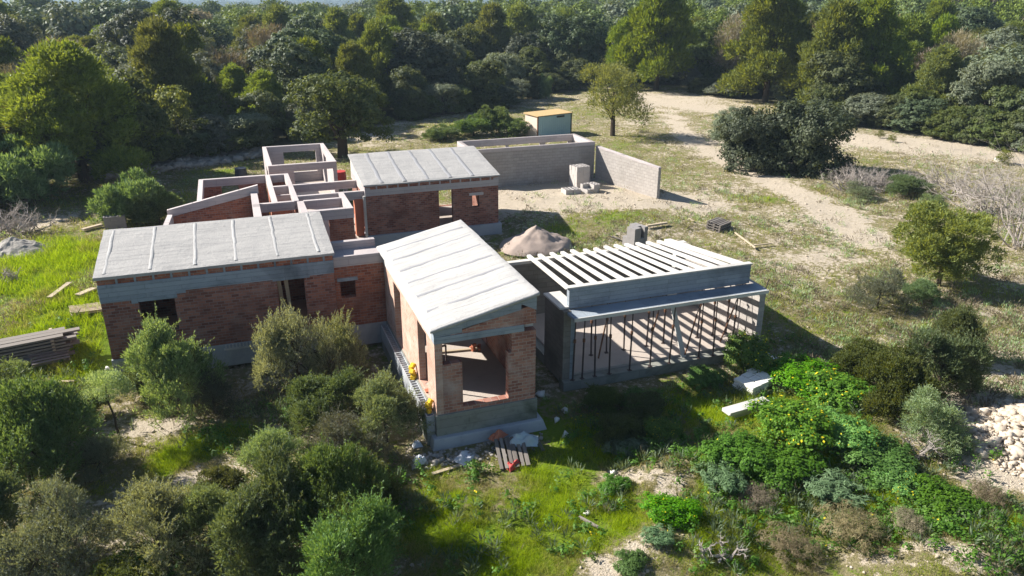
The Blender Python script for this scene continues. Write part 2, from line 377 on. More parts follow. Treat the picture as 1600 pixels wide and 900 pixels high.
# grass, ground
def grassmat():
    m, nt = newmat('grass_blades'); t = NT(nt); g = t.pos(); a = t.node('ShaderNodeAttribute'); a.attribute_name = 'tint'
    lush = t.mix(g.outputs['Random Per Island'], (.15,.24,.008), (.36,.43,.02)); dry = t.mix(g.outputs['Random Per Island'], (.16,.15,.055), (.36,.30,.165))
    col = t.mix(a.outputs['Fac'], dry, lush)
    d = t.node('ShaderNodeBsdfDiffuse'); tn = t.node('ShaderNodeBsdfTranslucent'); ms = t.node('ShaderNodeMixShader'); o = t.node('ShaderNodeOutputMaterial')
    t.l.new(col, d.inputs[0]); t.l.new(t.mix(1., col, (1.6,1.6,.8), 'MULTIPLY'), tn.inputs[0]); ms.inputs[0].default_value = .4
    t.l.new(d.outputs[0], ms.inputs[1]); t.l.new(tn.outputs[0], ms.inputs[2]); t.l.new(ms.outputs[0], o.inputs[0]); return m
M['grass'] = grassmat()
def groundmat():
    m, nt = newmat('ground_soil_and_turf'); t = NT(nt); g = t.pos(); P = g.outputs['Position']
    a = t.node('ShaderNodeAttribute'); a.attribute_name = 'tint'      # 0 pale soil .5 mixed 1 lush
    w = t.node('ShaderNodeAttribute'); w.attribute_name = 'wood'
    n1 = t.noise(P, .7, 6, .7); n2 = t.noise(P, 4, 6, .75); n3 = t.noise(P, 16, 4, .7); n4 = t.noise(P, .25, 4, .6)
    soil = t.mix(n2, (.60,.52,.41), (.36,.295,.22)); soil = t.mix(t.math('MULTIPLY', t.math('SUBTRACT', n3, .55, clamp=True), 5, clamp=True), soil, (.68,.63,.55))
    dry = t.mix(n2, (.29,.245,.14), (.155,.145,.065)); lush = t.mix(n2, (.19,.26,.02), (.08,.14,.012))
    k = t.math('ADD', a.outputs['Fac'], t.math('MULTIPLY', t.math('SUBTRACT', t.math('ADD', t.math('MULTIPLY', n1, .4), t.math('MULTIPLY', n2, .6)), .5), 3.2))
    c = t.mix(t.math('MULTIPLY', t.math('SUBTRACT', k, .30), 7., clamp=True), soil, dry)
    c = t.mix(t.math('MULTIPLY', t.math('SUBTRACT', k, .60), 4., clamp=True), c, lush)
    c = t.mix(t.math('MULTIPLY', t.math('SUBTRACT', t.noise(P, 9, 5, .8), .56, clamp=True), 6, clamp=True), c, t.mix(n2, (.17,.145,.09), (.10,.10,.045)))
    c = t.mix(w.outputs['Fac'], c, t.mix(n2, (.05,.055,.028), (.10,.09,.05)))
    h = t.math('ADD', n2, t.math('MULTIPLY', n3, .5))
    t.out(c, 1., t.bump(h, 1., .09), .05); return m
M['ground'] = groundmat()

# ------------------------------------------------------------ ground sheet
def axis(lo, hi, f0, f1, st):
    a = list(np.arange(f0, f1, st)); s = st; x = f0
    while x > lo: s *= 1.13; x -= s; a.insert(0, x)
    s = st; x = a[-1]
    while x < hi: s *= 1.13; x += s; a.append(x)
    return np.array(a)
xs = axis(-3500, 4200, -22, 52, .3); ys = axis(-600, 4200, 8, 72, .3)
GX, GY = np.meshgrid(xs, ys, indexing='ij'); GZ = ground(GX, GY)
# soil and turf zones: (px, py, radius across m, radius in depth m, value)
ZONES = []
def zone(lst, val, rx, ry):
    for (a, b) in lst:
        p = PX(a, b, .3); ZONES.append((p[0], p[1], rx, ry, val))
trk = [(1000,148),(1030,165),(1050,185),(1062,203),(1078,220),(1100,236),(1128,250),(1160,265),(1195,281),(1230,298),(1265,317),(1300,338),(1330,360),(1345,380)]
zone([(a_+(c_-a_)*k_, b_+(d_-b_)*k_) for (a_,b_),(c_,d_) in zip(trk, trk[1:]) for k_ in (0,.5)], -1.05, .85, 1.5)
zone([(1150,228),(1180,240),(1050,165),(1100,172)], -.7, 2.5, 3)
zone([(1030,150),(1080,158),(1130,170)], -.45, 6, 4)
zone([(1350,222),(1420,228),(1500,235),(1580,245)], -.75, 4.5, 4.0)
zone([(1290,400),(1240,410),(1270,450),(1220,350),(1150,300)], -.26, 2.4, 2.0)
zone([(830,305),(900,310),(960,318),(1000,325),(800,330),(1060,322),(860,300),(940,300),(870,320)], -1.2, 2.0, 2.0)
zone([(620,195),(700,175),(780,170),(850,158),(580,215)], -.5, 4, 2.5)
zone([(60,365),(20,380),(110,350),(330,262),(250,290)], -.45, 1.8, 1.4)
zone([(940,885),(1000,860),(1060,835),(1010,745),(1060,770),(960,745)], -.95, .55, .45)
zone([(1530,880),(1490,865),(1440,850),(1360,860)], -.6, .7, .5)
zone([(210,660),(240,650),(300,730),(170,800),(330,740)], -.6, .7, .6)
zone([(1560,420),(1500,470),(1580,560),(1450,560),(1560,620),(1540,330)], -.4, 1.8, 1.8)
zone([(1540,690),(1590,680),(1520,660),(1560,740)], -.9, 1.6, 1.3)
zone([(610,880),(660,640),(720,745),(790,735)], -.45, .5, .5)
zone([(60,440),(100,400),(130,500),(40,470),(150,420),(90,540),(140,570)], .9, 1.8, 1.8)
zone([(750,800),(850,780),(700,750),(780,850),(880,830),(900,740),(660,820),(820,870),(960,800)], .5, 1.2, 1.0)
zone([(300,680),(280,700),(340,670)], .9, .8, .6)
zone([(960,350),(900,365),(1000,340),(1050,330),(860,385),(1200,315)], .35, 2.0, 1.3)
zone([(350,270),(250,320),(150,330),(300,290),(200,360)], .3, 2.5, 1.8)
zone([(1100,620),(1200,650),(1300,700),(1200,760),(1350,760),(1150,820),(1300,620),(1420,760),(1550,830)], .6, 1.8, 1.4)
zone([(720,200),(800,190),(980,230),(1000,270),(1350,290)], .12, 4, 3)
zone([(870,640),(920,680),(880,720)], .5, 1.5, 1.2)
def cover(x, y):
    x0_, y0_ = x, y; x = x + 1.5*(fbm(x0_*.8, y0_*.8, 4, 61)-.47); y = y + 1.5*(fbm(x0_*.8+7, y0_*.8+3, 4, 62)-.47)
    v = .52 + .34*(fbm(x*.16, y*.16, 3, 31)-.45)
    for (cx, cy, rx, ry, val) in ZONES: v = v + val*np.exp(-(((x-cx)/rx)**2+((y-cy)/ry)**2)*1.0)*(.75 if (val > 0 or val < -1) else .5)
    return np.clip(np.maximum(v, .06), 0, 1.2)
# edge of the woods, as distance against bearing
TL = [(-260,420),(-60,350),(0,318),(60,292),(120,274),(180,262),(260,252),(330,246),(420,236),(500,228),(560,212),(620,192),(700,180),(790,168),(850,150),(905,136),(960,128),(1010,132),(1060,136),(1110,150),(1180,158),(1250,172),(1310,196),(1380,203),(1440,210),(1500,222),(1560,232),(1600,240),(1760,262),(1900,300)]
tl_az = []; tl_d = []
for (a, b) in TL:
    p = atz(a, b, .6); tl_az.append(math.atan2(p[0], p[1])-AZ); tl_d.append(math.hypot(p[0], p[1]))
def edge(x, y): return np.interp(np.arctan2(x, y)-AZ, tl_az, tl_d)
n0, n1_ = GX.shape
V = np.stack([GX, GY, GZ], -1).reshape(-1, 3)
idx = np.arange(n0*n1_).reshape(n0, n1_)
Fq = np.stack([idx[:-1,:-1], idx[1:,:-1], idx[1:,1:], idx[:-1,1:]], -1).reshape(-1, 4)
me = npmesh('ground', V, Fq, M['ground'], 4, cover(GX, GY).ravel())
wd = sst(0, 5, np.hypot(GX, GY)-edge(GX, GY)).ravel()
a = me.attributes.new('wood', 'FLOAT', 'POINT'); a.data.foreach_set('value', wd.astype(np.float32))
me.polygons.foreach_set('use_smooth', np.ones(len(Fq), bool))
go = link('ground', me); go['kind'] = 'structure'

# ------------------------------------------------------------ buildings
def wall(mb_boxes, *a): mb_boxes.append(a)
BR, CO = M['brick'], M['beam']
FL = 1.05
def slab_sloped(x0, x1, y0, y1, zf, zb, th, axis_='y', segs=26, seed=0, rough=.025):
    """sloping slab with a slightly uneven, hand finished top and ragged edge"""
    nx = max(2, int((x1-x0)/.28)); ny = max(2, int((y1-y0)/.28)); mb = MB()
    top = {}; bot = {}
    for i in range(nx+1):
        for j in range(ny+1):
            u = i/nx; v = j/ny; x = x0+(x1-x0)*u; y = y0+(y1-y0)*v
            ex = (fbm(y*2.1+seed, 3.3, 3, 40)-.45)*.05 if i in (0, nx) else 0
            ey = (fbm(x*2.1+seed, 7.3, 3, 41)-.45)*.05 if j in (0, ny) else 0
            s = v if axis_ == 'y' else u
            z = zf+(zb-zf)*s
            dz = (float(fbm(x*1.3+seed, y*1.3, 3, 44))-.45)*rough*2
            edge_ = (i in (0, nx) or j in (0, ny))
            top[i,j] = len(mb.v); mb.v.append((x+ex, y+ey, z+dz-(.018 if edge_ else 0)))
    for i in range(nx+1):
        for j in range(ny+1):
            if i in (0, nx) or j in (0, ny):
                p = mb.v[top[i,j]]; s = j/ny if axis_ == 'y' else i/nx
                bot[i,j] = len(mb.v); mb.v.append((p[0], p[1], zf+(zb-zf)*s-th+(random.random()-.5)*.015))
    for i in range(nx):
        for j in range(ny): mb.f.append((top[i,j], top[i+1,j], top[i+1,j+1], top[i,j+1]))
    for i in range(nx):
        mb.f.append((bot[i,0], bot[i+1,0], top[i+1,0], top[i,0])); mb.f.append((bot[i+1,ny], bot[i,ny], top[i,ny], top[i+1,ny]))
    for j in range(ny):
        mb.f.append((bot[0,j+1], bot[0,j], top[0,j], top[0,j+1])); mb.f.append((bot[nx,j], bot[nx,j+1], top[nx,j+1], top[nx,j]))
    mb.f.append(tuple([bot[0,j] for j in range(ny+1)] + [bot[i,ny] for i in range(1, nx+1)] + [bot[nx,j] for j in range(ny-1, -1, -1)] + [bot[i,0] for i in range(nx-1, 0, -1)]))
    return mb
def gable_y(x0, x1, y0, y1, z0, zf, zb):       # wall running in y with sloping top
    return MB().hexa([(x0,y0,z0),(x1,y0,z0),(x1,y1,z0),(x0,y1,z0)], [(x0,y0,zf),(x1,y0,zf),(x1,y1,zb),(x0,y1,zb)])
def gable_x(x0, x1, y0, y1, z0, zl, zr):
    return MB().hexa([(x0,y0,z0),(x1,y0,z0),(x1,y1,z0),(x0,y1,z0)], [(x0,y0,zl),(x1,y0,zr),(x1,y1,zr),(x0,y1,zl)])

# ---- left wing
W1 = thing('brick_wing', 'long low brick wing at the left, its pale sloping roof crossed by six raised seams', 'building', (-1, 29, 0))
X0, X1, Y0, Y1 = -4.88, 2.88, 27.2, 30.95
part('wall', MB().grid([(X0,X1,Y0,Y0+.28,FL+.02,3.30),(X0,X1,Y1-.28,Y1,FL+.02,3.9),(X0,X0+.28,Y0,Y1,FL+.02,3.3),(X1-.28,X1,Y0,Y1,FL+.02,3.3)],
     [(-3.74,-2.60,Y0-1,Y0+1,1.9,3.06),(.84,1.80,Y0-1,Y0+1,1.5,3.26),(-1.5,-.6,Y1-1,Y1+1,1.06,2.6)]), M['brick_dark'], W1)
rb = MB()
rb.grid([(X0-.012,X1+.012,Y0-.012,Y0+.29,3.30,3.80),(X0-.012,X0+.29,Y0,Y1,3.3,3.8),(X1-.29,X1+.012,Y0,Y1,3.3,3.8)])
for (a_, b_, c_) in ((X0-.01,-3.95,3.16),(-3.95,-3.74,3.02),(-3.74,-2.5,3.06),(-2.5,-2.2,3.2),(.7,2.0,3.24)):
    rb.box(a_, b_, Y0-.01, Y0+.2, c_, 3.302)
part('ring_beam', rb, M['beam'], W1, .012)
part('brick_course', MB().box(X0, X1, Y0+.02, Y0+.26, 3.803, 4.03), M['brick'], W1)
x = X0+.6
while x < X1-.1:
    part('joist_end', MB().box(x-.035, x+.035, Y0-.005, Y0+.018, 3.804, 4.0), M['beam'], W1); x += .57
part('side_wall', gable_y(X0, X0+.27, Y0+.26, Y1, 3.8, 4.03, 4.52), M['brick_dark'], W1)
part('side_wall', gable_y(X1-.27, X1, Y0+.26, Y1, 3.8, 4.03, 4.52), M['brick_dark'], W1)
rf1 = part('roof', slab_sloped(X0-.08, X1+.06, Y0-.08, Y1+.1, 4.12, 4.67, .115, 'y', seed=1), M['roof'], W1)
for k, xx in enumerate((-4.62, -3.2, -1.78, -.42, .98, 2.4)):
    s = MB(); n = 14; dx = .06
    for i in range(n+1):
        v = i/n; y = Y0+.12+(Y1-Y0-.2)*v; z = 4.12+(4.67-4.12)*(y-Y0+.08)/(Y1-Y0+.18)
        j = (random.random()-.5)*.03
        s.v += [(xx-dx+j, y, z-.005), (xx-dx*.6+j, y, z+.015), (xx+dx*.6+j, y, z+.015), (xx+dx+j, y, z-.005)]
        if i: 
            b = len(s.v)-8
            for q in range(3): s.f.append((b+q, b+q+1, b+q+5, b+q+4))
    subpart('seam', s, M['seam_mid'], rf1, W1)
pl = MB().grid([(X0-.03,X1+.02,Y0-.03,Y1,.2,FL)])
part('plinth', pl, M['footing'], W1, .01)
hb = MB().box(-1.25, 2.85, Y0-.08, Y0-.03, .84, .9)
for i in range(34):
    xx = -1.2+i*.12
    hb.box(xx, xx+.05, Y0-.08, Y0-.03, .9, 1.04)
part('block_webs', hb, M['beam_light'], W1)
part('floor', MB().box(X0+.28, X1-.28, Y0+.28, Y1-.28, .8, FL+.01), M['floor'], W1)

# ---- link passage
W2 = thing('link_passage', 'narrow flat-topped brick passage with one small window between the left and front wings', 'building', (3.8, 28, 0))
part('wall', MB().grid([(2.9,4.74,27.32,27.58,FL,3.46)], [(3.08,3.64,27,28,2.22,2.88)]), M['brick'], W2)
part('wall', MB().box(2.9,4.74,28.9,29.15,FL,3.46), M['brick'], W2)
part('lintel', MB().box(2.98, 3.74, 27.30, 27.5, 2.882, 3.02), M['beam'], W2, .008)
part('roof', MB().grid([(2.9,4.74,27.3,29.2,3.462,3.6),(2.9,4.74,27.3,27.42,3.5,3.86),(2.9,4.74,28.95,29.2,3.5,3.9)]), M['ring'], W2, .01)
part('plinth', MB().box(2.9, 4.7, 27.28, 29.2, .2, FL-.004), M['footing'], W2)

# ---- front wing
W3 = thing('brick_wing', 'front brick wing with a white sloping roof and open end wall above a tall plinth', 'building', (6.3, 23.5, 0))
a0, a1, b0, b1 = 4.75, 7.93, 19.77, 27.9
ZL, ZR = 3.93, 4.64
def zr(x): return ZL+(ZR-ZL)*(x-a0)/(a1-a0)
part('wall', MB().grid([(a0,a0+.22,b0,b1,FL,3.42)], [(4,6,24.45,25.6,FL+.03,3.3),(4,6,20.75,21.93,FL+.12,3.32),(4,6,22.2,22.3,9,10)]), M['brick_side'], W3)
part('wall', MB().grid([(a0+.222,a1,b0,b0+.25,FL,3.40),(a1-.24,a1,b0,b1,FL,3.40),(a0+.222,a1,b1-.25,b1,FL,3.40)],
     [(a0+.24,5.58,b0-1,b0+.26,2.70,4),(5.58,7.04,b0-1,b0+.26,1.2,4),(7.03,7.15,b0-1,b0+.26,2.76,4),(a1-1,a1+1,24.0,24.9,FL+.05,2.9)]), M['brick_pink'], W3)
tri = gable_x(5.25, a1, b0+.003, b0+.24, 3.62, zr(5.25)-.38, zr(a1)-.4); tri.f  # brick triangle above the lintel
part('gable_brick', tri, M['brick_pink'], W3)
part('lintel', MB().box(a0-.01, 7.55, b0-.02, b0+.26, 3.402, 3.625), M['beam'], W3, .012)
part('gable_beam', MB().hexa([(a0-.012,b0-.012,3.63),(5.6,b0-.012,3.66),(5.6,b0+.25,3.66),(a0-.012,b0+.25,3.63)], [(a0-.012,b0-.012,zr(a0)-.1),(5.6,b0-.012,zr(5.6)-.1),(5.6,b0+.25,zr(5.6)-.1),(a0-.012,b0+.25,zr(a0)-.1)])
     .hexa([(5.6,b0-.012,3.78),(7.45,b0-.012,4.12),(7.45,b0+.25,4.12),(5.6,b0+.25,3.78)], [(5.6,b0-.012,zr(5.6)-.1),(7.45,b0-.012,zr(7.45)-.1),(7.45,b0+.25,zr(7.45)-.1),(5.6,b0+.25,zr(5.6)-.1)])
     .hexa([(7.45,b0-.012,4.3),(a1+.01,b0-.012,4.05),(a1+.01,b0+.25,4.05),(7.45,b0+.25,4.3)], [(7.45,b0-.012,zr(7.45)-.1),(a1+.01,b0-.012,zr(a1)-.1),(a1+.01,b0+.25,zr(a1)-.1),(7.45,b0+.25,zr(7.45)-.1)]), M['beam'], W3)
part('ring_beam', MB().box(a0-.014, a0+.24, b0+.26, b1, 3.423, zr(a0)-.09), M['beam_light'], W3, .01)
part('ring_beam', MB().box(a1-.25, a1+.014, b0+.26, b1, 3.403, zr(a1)-.15), M['beam_light'], W3, .01)
part('gable_brick', gable_x(a0+.25, a1-.25, b1-.24, b1-.003, 3.42, zr(a0)-.15, zr(a1)-.15), M['brick'], W3)
rf3 = part('roof', slab_sloped(a0-.12, a1+.1, b0-.1, b1+.12, zr(a0-.12)+.0, zr(a1+.1), .13, 'x', seed=5, rough=.03), M['roof_white'], W3, .05, True)
for yy in (21.0, 22.3, 23.55, 24.8, 26.0, 27.1):
    s = MB(); n = 12
    for i in range(n+1):
        x = a0+.1+(a1-a0-.25)*i/n; z = zr(x); j = (random.random()-.5)*.05; w_ = .07+.03*random.random()
        s.v += [(x, yy-w_+j, z-.008), (x, yy-w_*.5+j, z+.012), (x, yy+w_*.5+j, z+.012), (x, yy+w_+j, z-.008)]
        if i:
            b = len(s.v)-8
            for q in range(3): s.f.append((b+q, b+4+q, b+5+q, b+1+q))
    subpart('seam', s, M['seam_dark'], rf3, W3)
part('plinth', MB().grid([(a0-.04,a1+.06,b0-.05,b1,.3,FL-.003)]), M['plinth'], W3, .015)
part('footing', MB().hexa([(a0-.3,b0-.38,-.35),(a1+.42,b0-.38,-.35),(a1+.42,b1,-.35),(a0-.3,b1,-.35)], [(a0-.17,b0-.2,.34),(a1+.2,b0-.2,.34),(a1+.2,b1,.34),(a0-.17,b1,.34)]), M['footing'], W3, .03)
part('floor', MB().box(a0+.222, a1-.24, b0+.25, b1-.25, FL-.1, FL+.012), M['floor'], W3)
lad = MB().box(a0-.30, a0-.26, b0+.1, 27.1, .45, 1.0).box(a0-.08, a0-.045, b0+.1, 27.1, .45, 1.0)
y = b0+.1
while y < 27.0:
    lad.box(a0-.26, a0-.08, y, y+.045, .45, .998); y += .16
part('hollow_block_ledge', lad, M['footing'], W3)
part('ledge_base', MB().box(a0-.30, a0-.045, b0+.1, 27.1, .0, .445), M['plinth'], W3)
# ---- rear wing
W4 = thing('brick_wing', 'rear brick wing with a pale sloping roof and a see-through doorway, beside the block-walled yard', 'building', (9.5, 41, .5))
c0, c1, d0, d1 = 6.0, 13.2, 38.66, 43.2
part('wall', MB().grid([(c0,c1,d0,d0+.26,FL,3.14),(c0,c1,d1-.26,d1,FL,3.5),(c0,c0+.26,d0,d1,FL,3.14),(c1-.26,c1,d0,d1,FL,3.14)],
     [(9.87,10.63,d0-1,d0+1,FL+.02,3.13),(11.72,12.11,d0-1,d0+1,2.06,2.70),(10.7,12.9,d1-1,d1+1,FL+.02,3.2),(5,7,39.1,40.4,FL+.02,3.0)]), M['brick_dark'], W4)
part('ring_beam', MB().grid([(c0-.012,c1+.012,d0-.012,d0+.27,3.142,3.48),(c0-.012,c0+.27,d0,d1,3.142,3.6),(c1-.27,c1+.012,d0,d1,3.142,3.6)]), M['ring'], W4, .01)
part('lintel', MB().box(11.55, 12.35, d0-.014, d0+.1, 2.70, 2.86), M['ring'], W4)
part('brick_course', MB().box(c0, c1, d0+.02, d0+.26, 3.483, 3.67), M['brick'], W4)
x = c0+.6
while x < c1-.1:
    part('joist_end', MB().box(x-.04, x+.04, d0-.005, d0+.018, 3.484, 3.65), M['ring'], W4); x += .56
part('side_wall', gable_y(c0, c0+.26, d0+.262, d1, 3.6, 3.68, 4.34), M['beam_light'], W4)
part('side_wall', gable_y(c1-.26, c1, d0+.262, d1, 3.6, 3.68, 4.34), M['ring'], W4)
rf4 = part('roof', slab_sloped(c0-.08, c1+.08, d0-.08, d1+.1, 3.76, 4.48, .1, 'y', seed=9), M['roof'], W4)
for xx in (6.9, 8.1, 9.35, 10.55, 11.8):
    s = MB(); n = 10
    for i in range(n+1):
        y = d0+.05+(d1-d0-.1)*i/n; z = 3.76+(4.48-3.76)*(y-d0+.08)/(d1-d0+.18)+.013
        j = (random.random()-.5)*.05
        s.v += [(xx-.12+j, y, z-.03), (xx-.08+j, y, z), (xx+.08+j, y, z), (xx+.12+j, y, z-.03)]
        if i:
            b = len(s.v)-8
            for q in range(3): s.f.append((b+q, b+q+1, b+q+5, b+q+4))
    subpart('seam', s, M['seam_dark'], rf4, W4)
part('plinth', MB().box(c0-.1, c1+.15, d0-.15, d1, .1, FL-.004), M['footing'], W4, .02)
part('floor', MB().box(c0+.27, c1-.27, d0+.27, d1-.27, .9, FL+.01), M['floor'], W4)
part('door_post', MB().box(5.86, 5.985, 38.50, 38.62, FL, 3.2), M['beam_light'], W4)
part('side_pier', MB().box(5.45, 5.85, 38.8, 39.2, FL, 3.0), M['orange'], W4)

# ---- unroofed rooms
W5 = thing('unroofed_rooms', 'group of unroofed brick rooms under pale concrete ring beams, between the left wing and the rear wing', 'building', (1.5, 40, .5))
T = 3.4; D = .42; t_ = .24
def ringp(name, boxes, holes=()): return part(name, MB().grid(boxes, holes), M['ring'], W5, .01)
part('floor', MB().grid([(-3.3,.6,31.2,38.0,.6,.98),(.6,5.9,31.0,46.4,.6,.98),(1.7,5.8,46.4,53.2,.6,.98),(-1.9,.6,38,44.5,.6,.9)]), M['floor'], W5)
# back room (bare frame)
ringp('ring_beam', [(1.72,1.96,46.75,53.1,T-D,T),(5.44,5.68,46.75,53.1,T-D,T),(1.96,5.44,52.86,53.1,T-D,T),(1.96,5.44,46.75,46.99,T-D,T)])
part('wall', MB().grid([(1.72,1.95,46.76,53.09,1,T-D-.002),(5.445,5.675,46.76,53.09,1,T-D-.002),(1.95,5.445,52.87,53.09,1,T-D-.002),(1.95,5.445,46.76,46.98,1,T-D-.002)],
    [(3.0,5.1,52,54,1.6,T),(3.15,5.445,46,47.5,1.02,T),(5,6,50.2,51.6,1.0,T-D-.003),(1,2.5,48,50,1.5,T-.6)]), M['ring'], W5)
# narrow room
ringp('ring_beam', [(1.42,1.66,38.0,44.4,T-D,T+.003),(2.42,2.66,38.0,44.4,T-D,T+.003),(1.66,2.42,44.16,44.4,T-D,T+.003),(1.66,2.42,41.3,41.54,T-D,T+.003),(1.66,2.42,40.4,40.55,T-D-.2,T-.25)])
part('wall', MB().grid([(1.43,1.65,41.3,44.39,1,T-D-.002),(2.43,2.65,38.1,44.39,1,T-D-.002),(1.65,2.43,44.17,44.39,1,T-D-.002),(1.65,2.43,41.31,41.53,1,T-D-.002)], [(2,3,42,43.2,1,3)]), M['brick'], W5)
# left room
ringp('ring_beam', [(-2.05,-1.81,38.05,44.5,T-D,T),(-1.81,1.41,44.26,44.5,T-D,T)])
part('wall', MB().grid([(-2.04,-1.82,38.06,44.49,.9,T-D-.002),(-1.82,1.41,44.27,44.49,.9,T-D-.002)], [(-.95,-.05,44,45,1.6,T-D-.003)]), M['brick'], W5)
# gable wall in front of the left room
part('gable_wall', gable_x(-3.28, .80, 37.86, 38.03, .9, 3.12, 3.95), M['brick'], W5)
part('gable_cap', MB().hexa([(-3.3,37.83,3.14),(.82,37.83,3.96),(.82,38.04,3.96),(-3.3,38.04,3.14)], [(-3.3,37.83,3.5),(.82,37.83,4.36),(.82,38.04,4.36),(-3.3,38.04,3.5)]), M['ring'], W5, .01)
part('band', MB().box(-3.27, .55, 37.835, 37.858, 2.1, 2.45), M['ring'], W5)
part('side_wall', gable_y(-3.3, -3.08, 31.3, 37.82, .9, 3.95, 3.3), M['ring'], W5)
part('side_wall', gable_y(.45, .75, 31.3, 37.82, .9, 3.85, 4.02), M['ring'], W5)
# front room with the brick pier
ringp('ring_beam', [(.76,2.43,37.88,38.12,T-D,T+.002),(2.55,2.85,33.5,37.88,T-D-.05,T-.003)])
ringp('ring_beam', [(2.86,4.95,35.72,35.98,T-.48,T),(4.68,4.94,35.98,39.0,T-D,T),(2.86,4.68,37.78,38.0,T-D,T),(2.67,5.98,38.85,39.06,T-D-.02,T-.002),(2.67,5.98,41.36,41.58,T-D,T-.004)])
part('pier', MB().grid([(3.78,4.93,35.74,35.97,.9,T-.482),(4.7,4.93,35.97,36.8,.9,T-.482)], [(4.0,4.5,35.9,36.5,9,10)]), M['brick'], W5)
part('pier', MB().box(2.57, 2.84, 33.6, 34.4, .9, T-D-.053), M['brick_pink'], W5)
part('wall', MB().grid([(.78,2.4,37.9,38.1,.95,1.75),(4.7,4.92,37.4,38.9,.95,2.0)]), M['brick_pink'], W5)
part('post', MB().box(4.55, 4.67, 37.8, 37.95, .95, T-D-.003), M['beam_light'], W5)
part('post', MB().box(5.3, 5.5, 41.38, 41.56, .95, T-D-.003), M['beam'], W5)

# ---- carport
W6 = thing('carport', 'open-fronted concrete carport with white roof joists and a propped front canopy', 'carport', (14, 24.5, .3))
part('floor', MB().box(10.15, 17.62, 21.95, 27.3, .0, .45), M['floor'], W6, .01)
part('footing', MB().grid([(9.7,18.05,21.55,21.95,-.3,.36),(17.9,18.05,21.9,27.5,-.3,.3),(9.85,10.15,21.95,27.3,-.3,.38)]), M['plinth'], W6, .02)
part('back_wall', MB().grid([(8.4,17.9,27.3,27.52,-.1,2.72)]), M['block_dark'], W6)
part('back_beam', MB().box(8.4, 17.92, 27.28, 27.53, 2.722, 2.84), M['beam_light'], W6)
part('side_wall', gable_y(17.62, 17.88, 21.7, 27.29, .2, 2.72, 2.84), M['block'], W6)
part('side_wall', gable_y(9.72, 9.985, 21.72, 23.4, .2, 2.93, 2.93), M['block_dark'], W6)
part('sunlit_wall_top', MB().box(9.66, 10.3, 21.945, 23.42, 2.932, 3.0), M['beam_light'], W6)  # pale slab added so the short wall's top looks sunlit
part('pillar', MB().box(9.99, 10.16, 21.72, 21.92, .2, 2.78), M['beam'], W6)
part('pillar', MB().box(16.75, 16.95, 26.2, 26.45, .45, 2.9), M['beam_light'], W6)
part('front_beam', MB().box(9.99, 17.25, 21.93, 22.14, 2.93, 3.65), M['beam'], W6, .01)
part('front_beam_cap', MB().box(9.9, 17.3, 21.915, 22.15, 3.653, 3.70), M['beam_light'], W6)
part('canopy', MB().box(9.84, 17.5, 21.15, 21.94, 2.81, 2.90), M['beam'], W6, .008)
part('canopy_edge_board', MB().box(9.84, 17.52, 21.11, 21.147, 2.79, 2.915), M['beam_light'], W6)
for k in range(14):
    u = k/13
    xf = 10.05+u*(17.05-10.05)+random.uniform(-.02,.02); xb = 10.7+u*(17.15-10.7)+random.uniform(-.03,.03)
    yf, yb = 22.155, 27.6+random.uniform(-.06,.1); w = .075
    zf, zb = 3.62, 2.94
    if k == 13: w = .15
    m = MB().hexa([(xf-w,yf,zf-.07),(xf+w,yf,zf-.07),(xb+w,yb,zb-.07),(xb-w,yb,zb-.07)], [(xf-w,yf,zf+.03),(xf+w,yf,zf+.03),(xb+w,yb,zb+.03),(xb-w,yb,zb+.03)])
    part('joist', m, M['beam_light'], W6)

# ---- block-walled yard
W7 = thing('block_enclosure', 'long grey block wall backed by a narrow roofless room, behind the gravel yard', 'wall', (19, 49, .4))
part('wall', MB().grid([(14.75,23.35,47.75,47.98,.1,3.08)]), M['block'], W7)
part('ring_beam', MB().grid([(14.74,23.37,47.74,47.99,3.082,3.3),(23.12,23.37,47.99,51.2,2.9,3.3),(14.5,23.12,50.95,51.2,2.85,3.3),(14.5,14.74,48.6,50.95,2.85,3.3)]), M['ring'], W7, .01)
part('wall', MB().grid([(23.13,23.36,47.98,51.19,.1,2.898),(14.51,23.13,50.96,51.19,.1,2.848),(14.51,14.74,49.6,50.96,.1,2.848)], [(15.2,18.0,50,52,1.0,2.845),(18.2,20.6,50,52,1.2,2.845),(21.0,22.8,50,52,1.2,2.845)]), M['block'], W7)
W8 = thing('block_wall', 'sunlit free-standing block wall lowering towards the yard, right of the long grey wall', 'wall', (24.2, 45, .4))
part('wall', MB().hexa([(23.42,47.7,.0),(23.66,47.8,.0),(25.05,41.65,-.1),(24.82,41.58,-.1)][::1], [(23.42,47.7,2.93),(23.66,47.8,2.93),(25.05,41.65,2.55),(24.82,41.58,2.55)]), M['block'], W8)
part('coping', MB().hexa([(23.41,47.69,2.932),(23.67,47.8,2.932),(25.06,41.64,2.552),(24.81,41.57,2.552)], [(23.41,47.69,3.02),(23.67,47.8,3.02),(25.06,41.64,2.66),(24.81,41.57,2.66)]), M['ring'], W8)

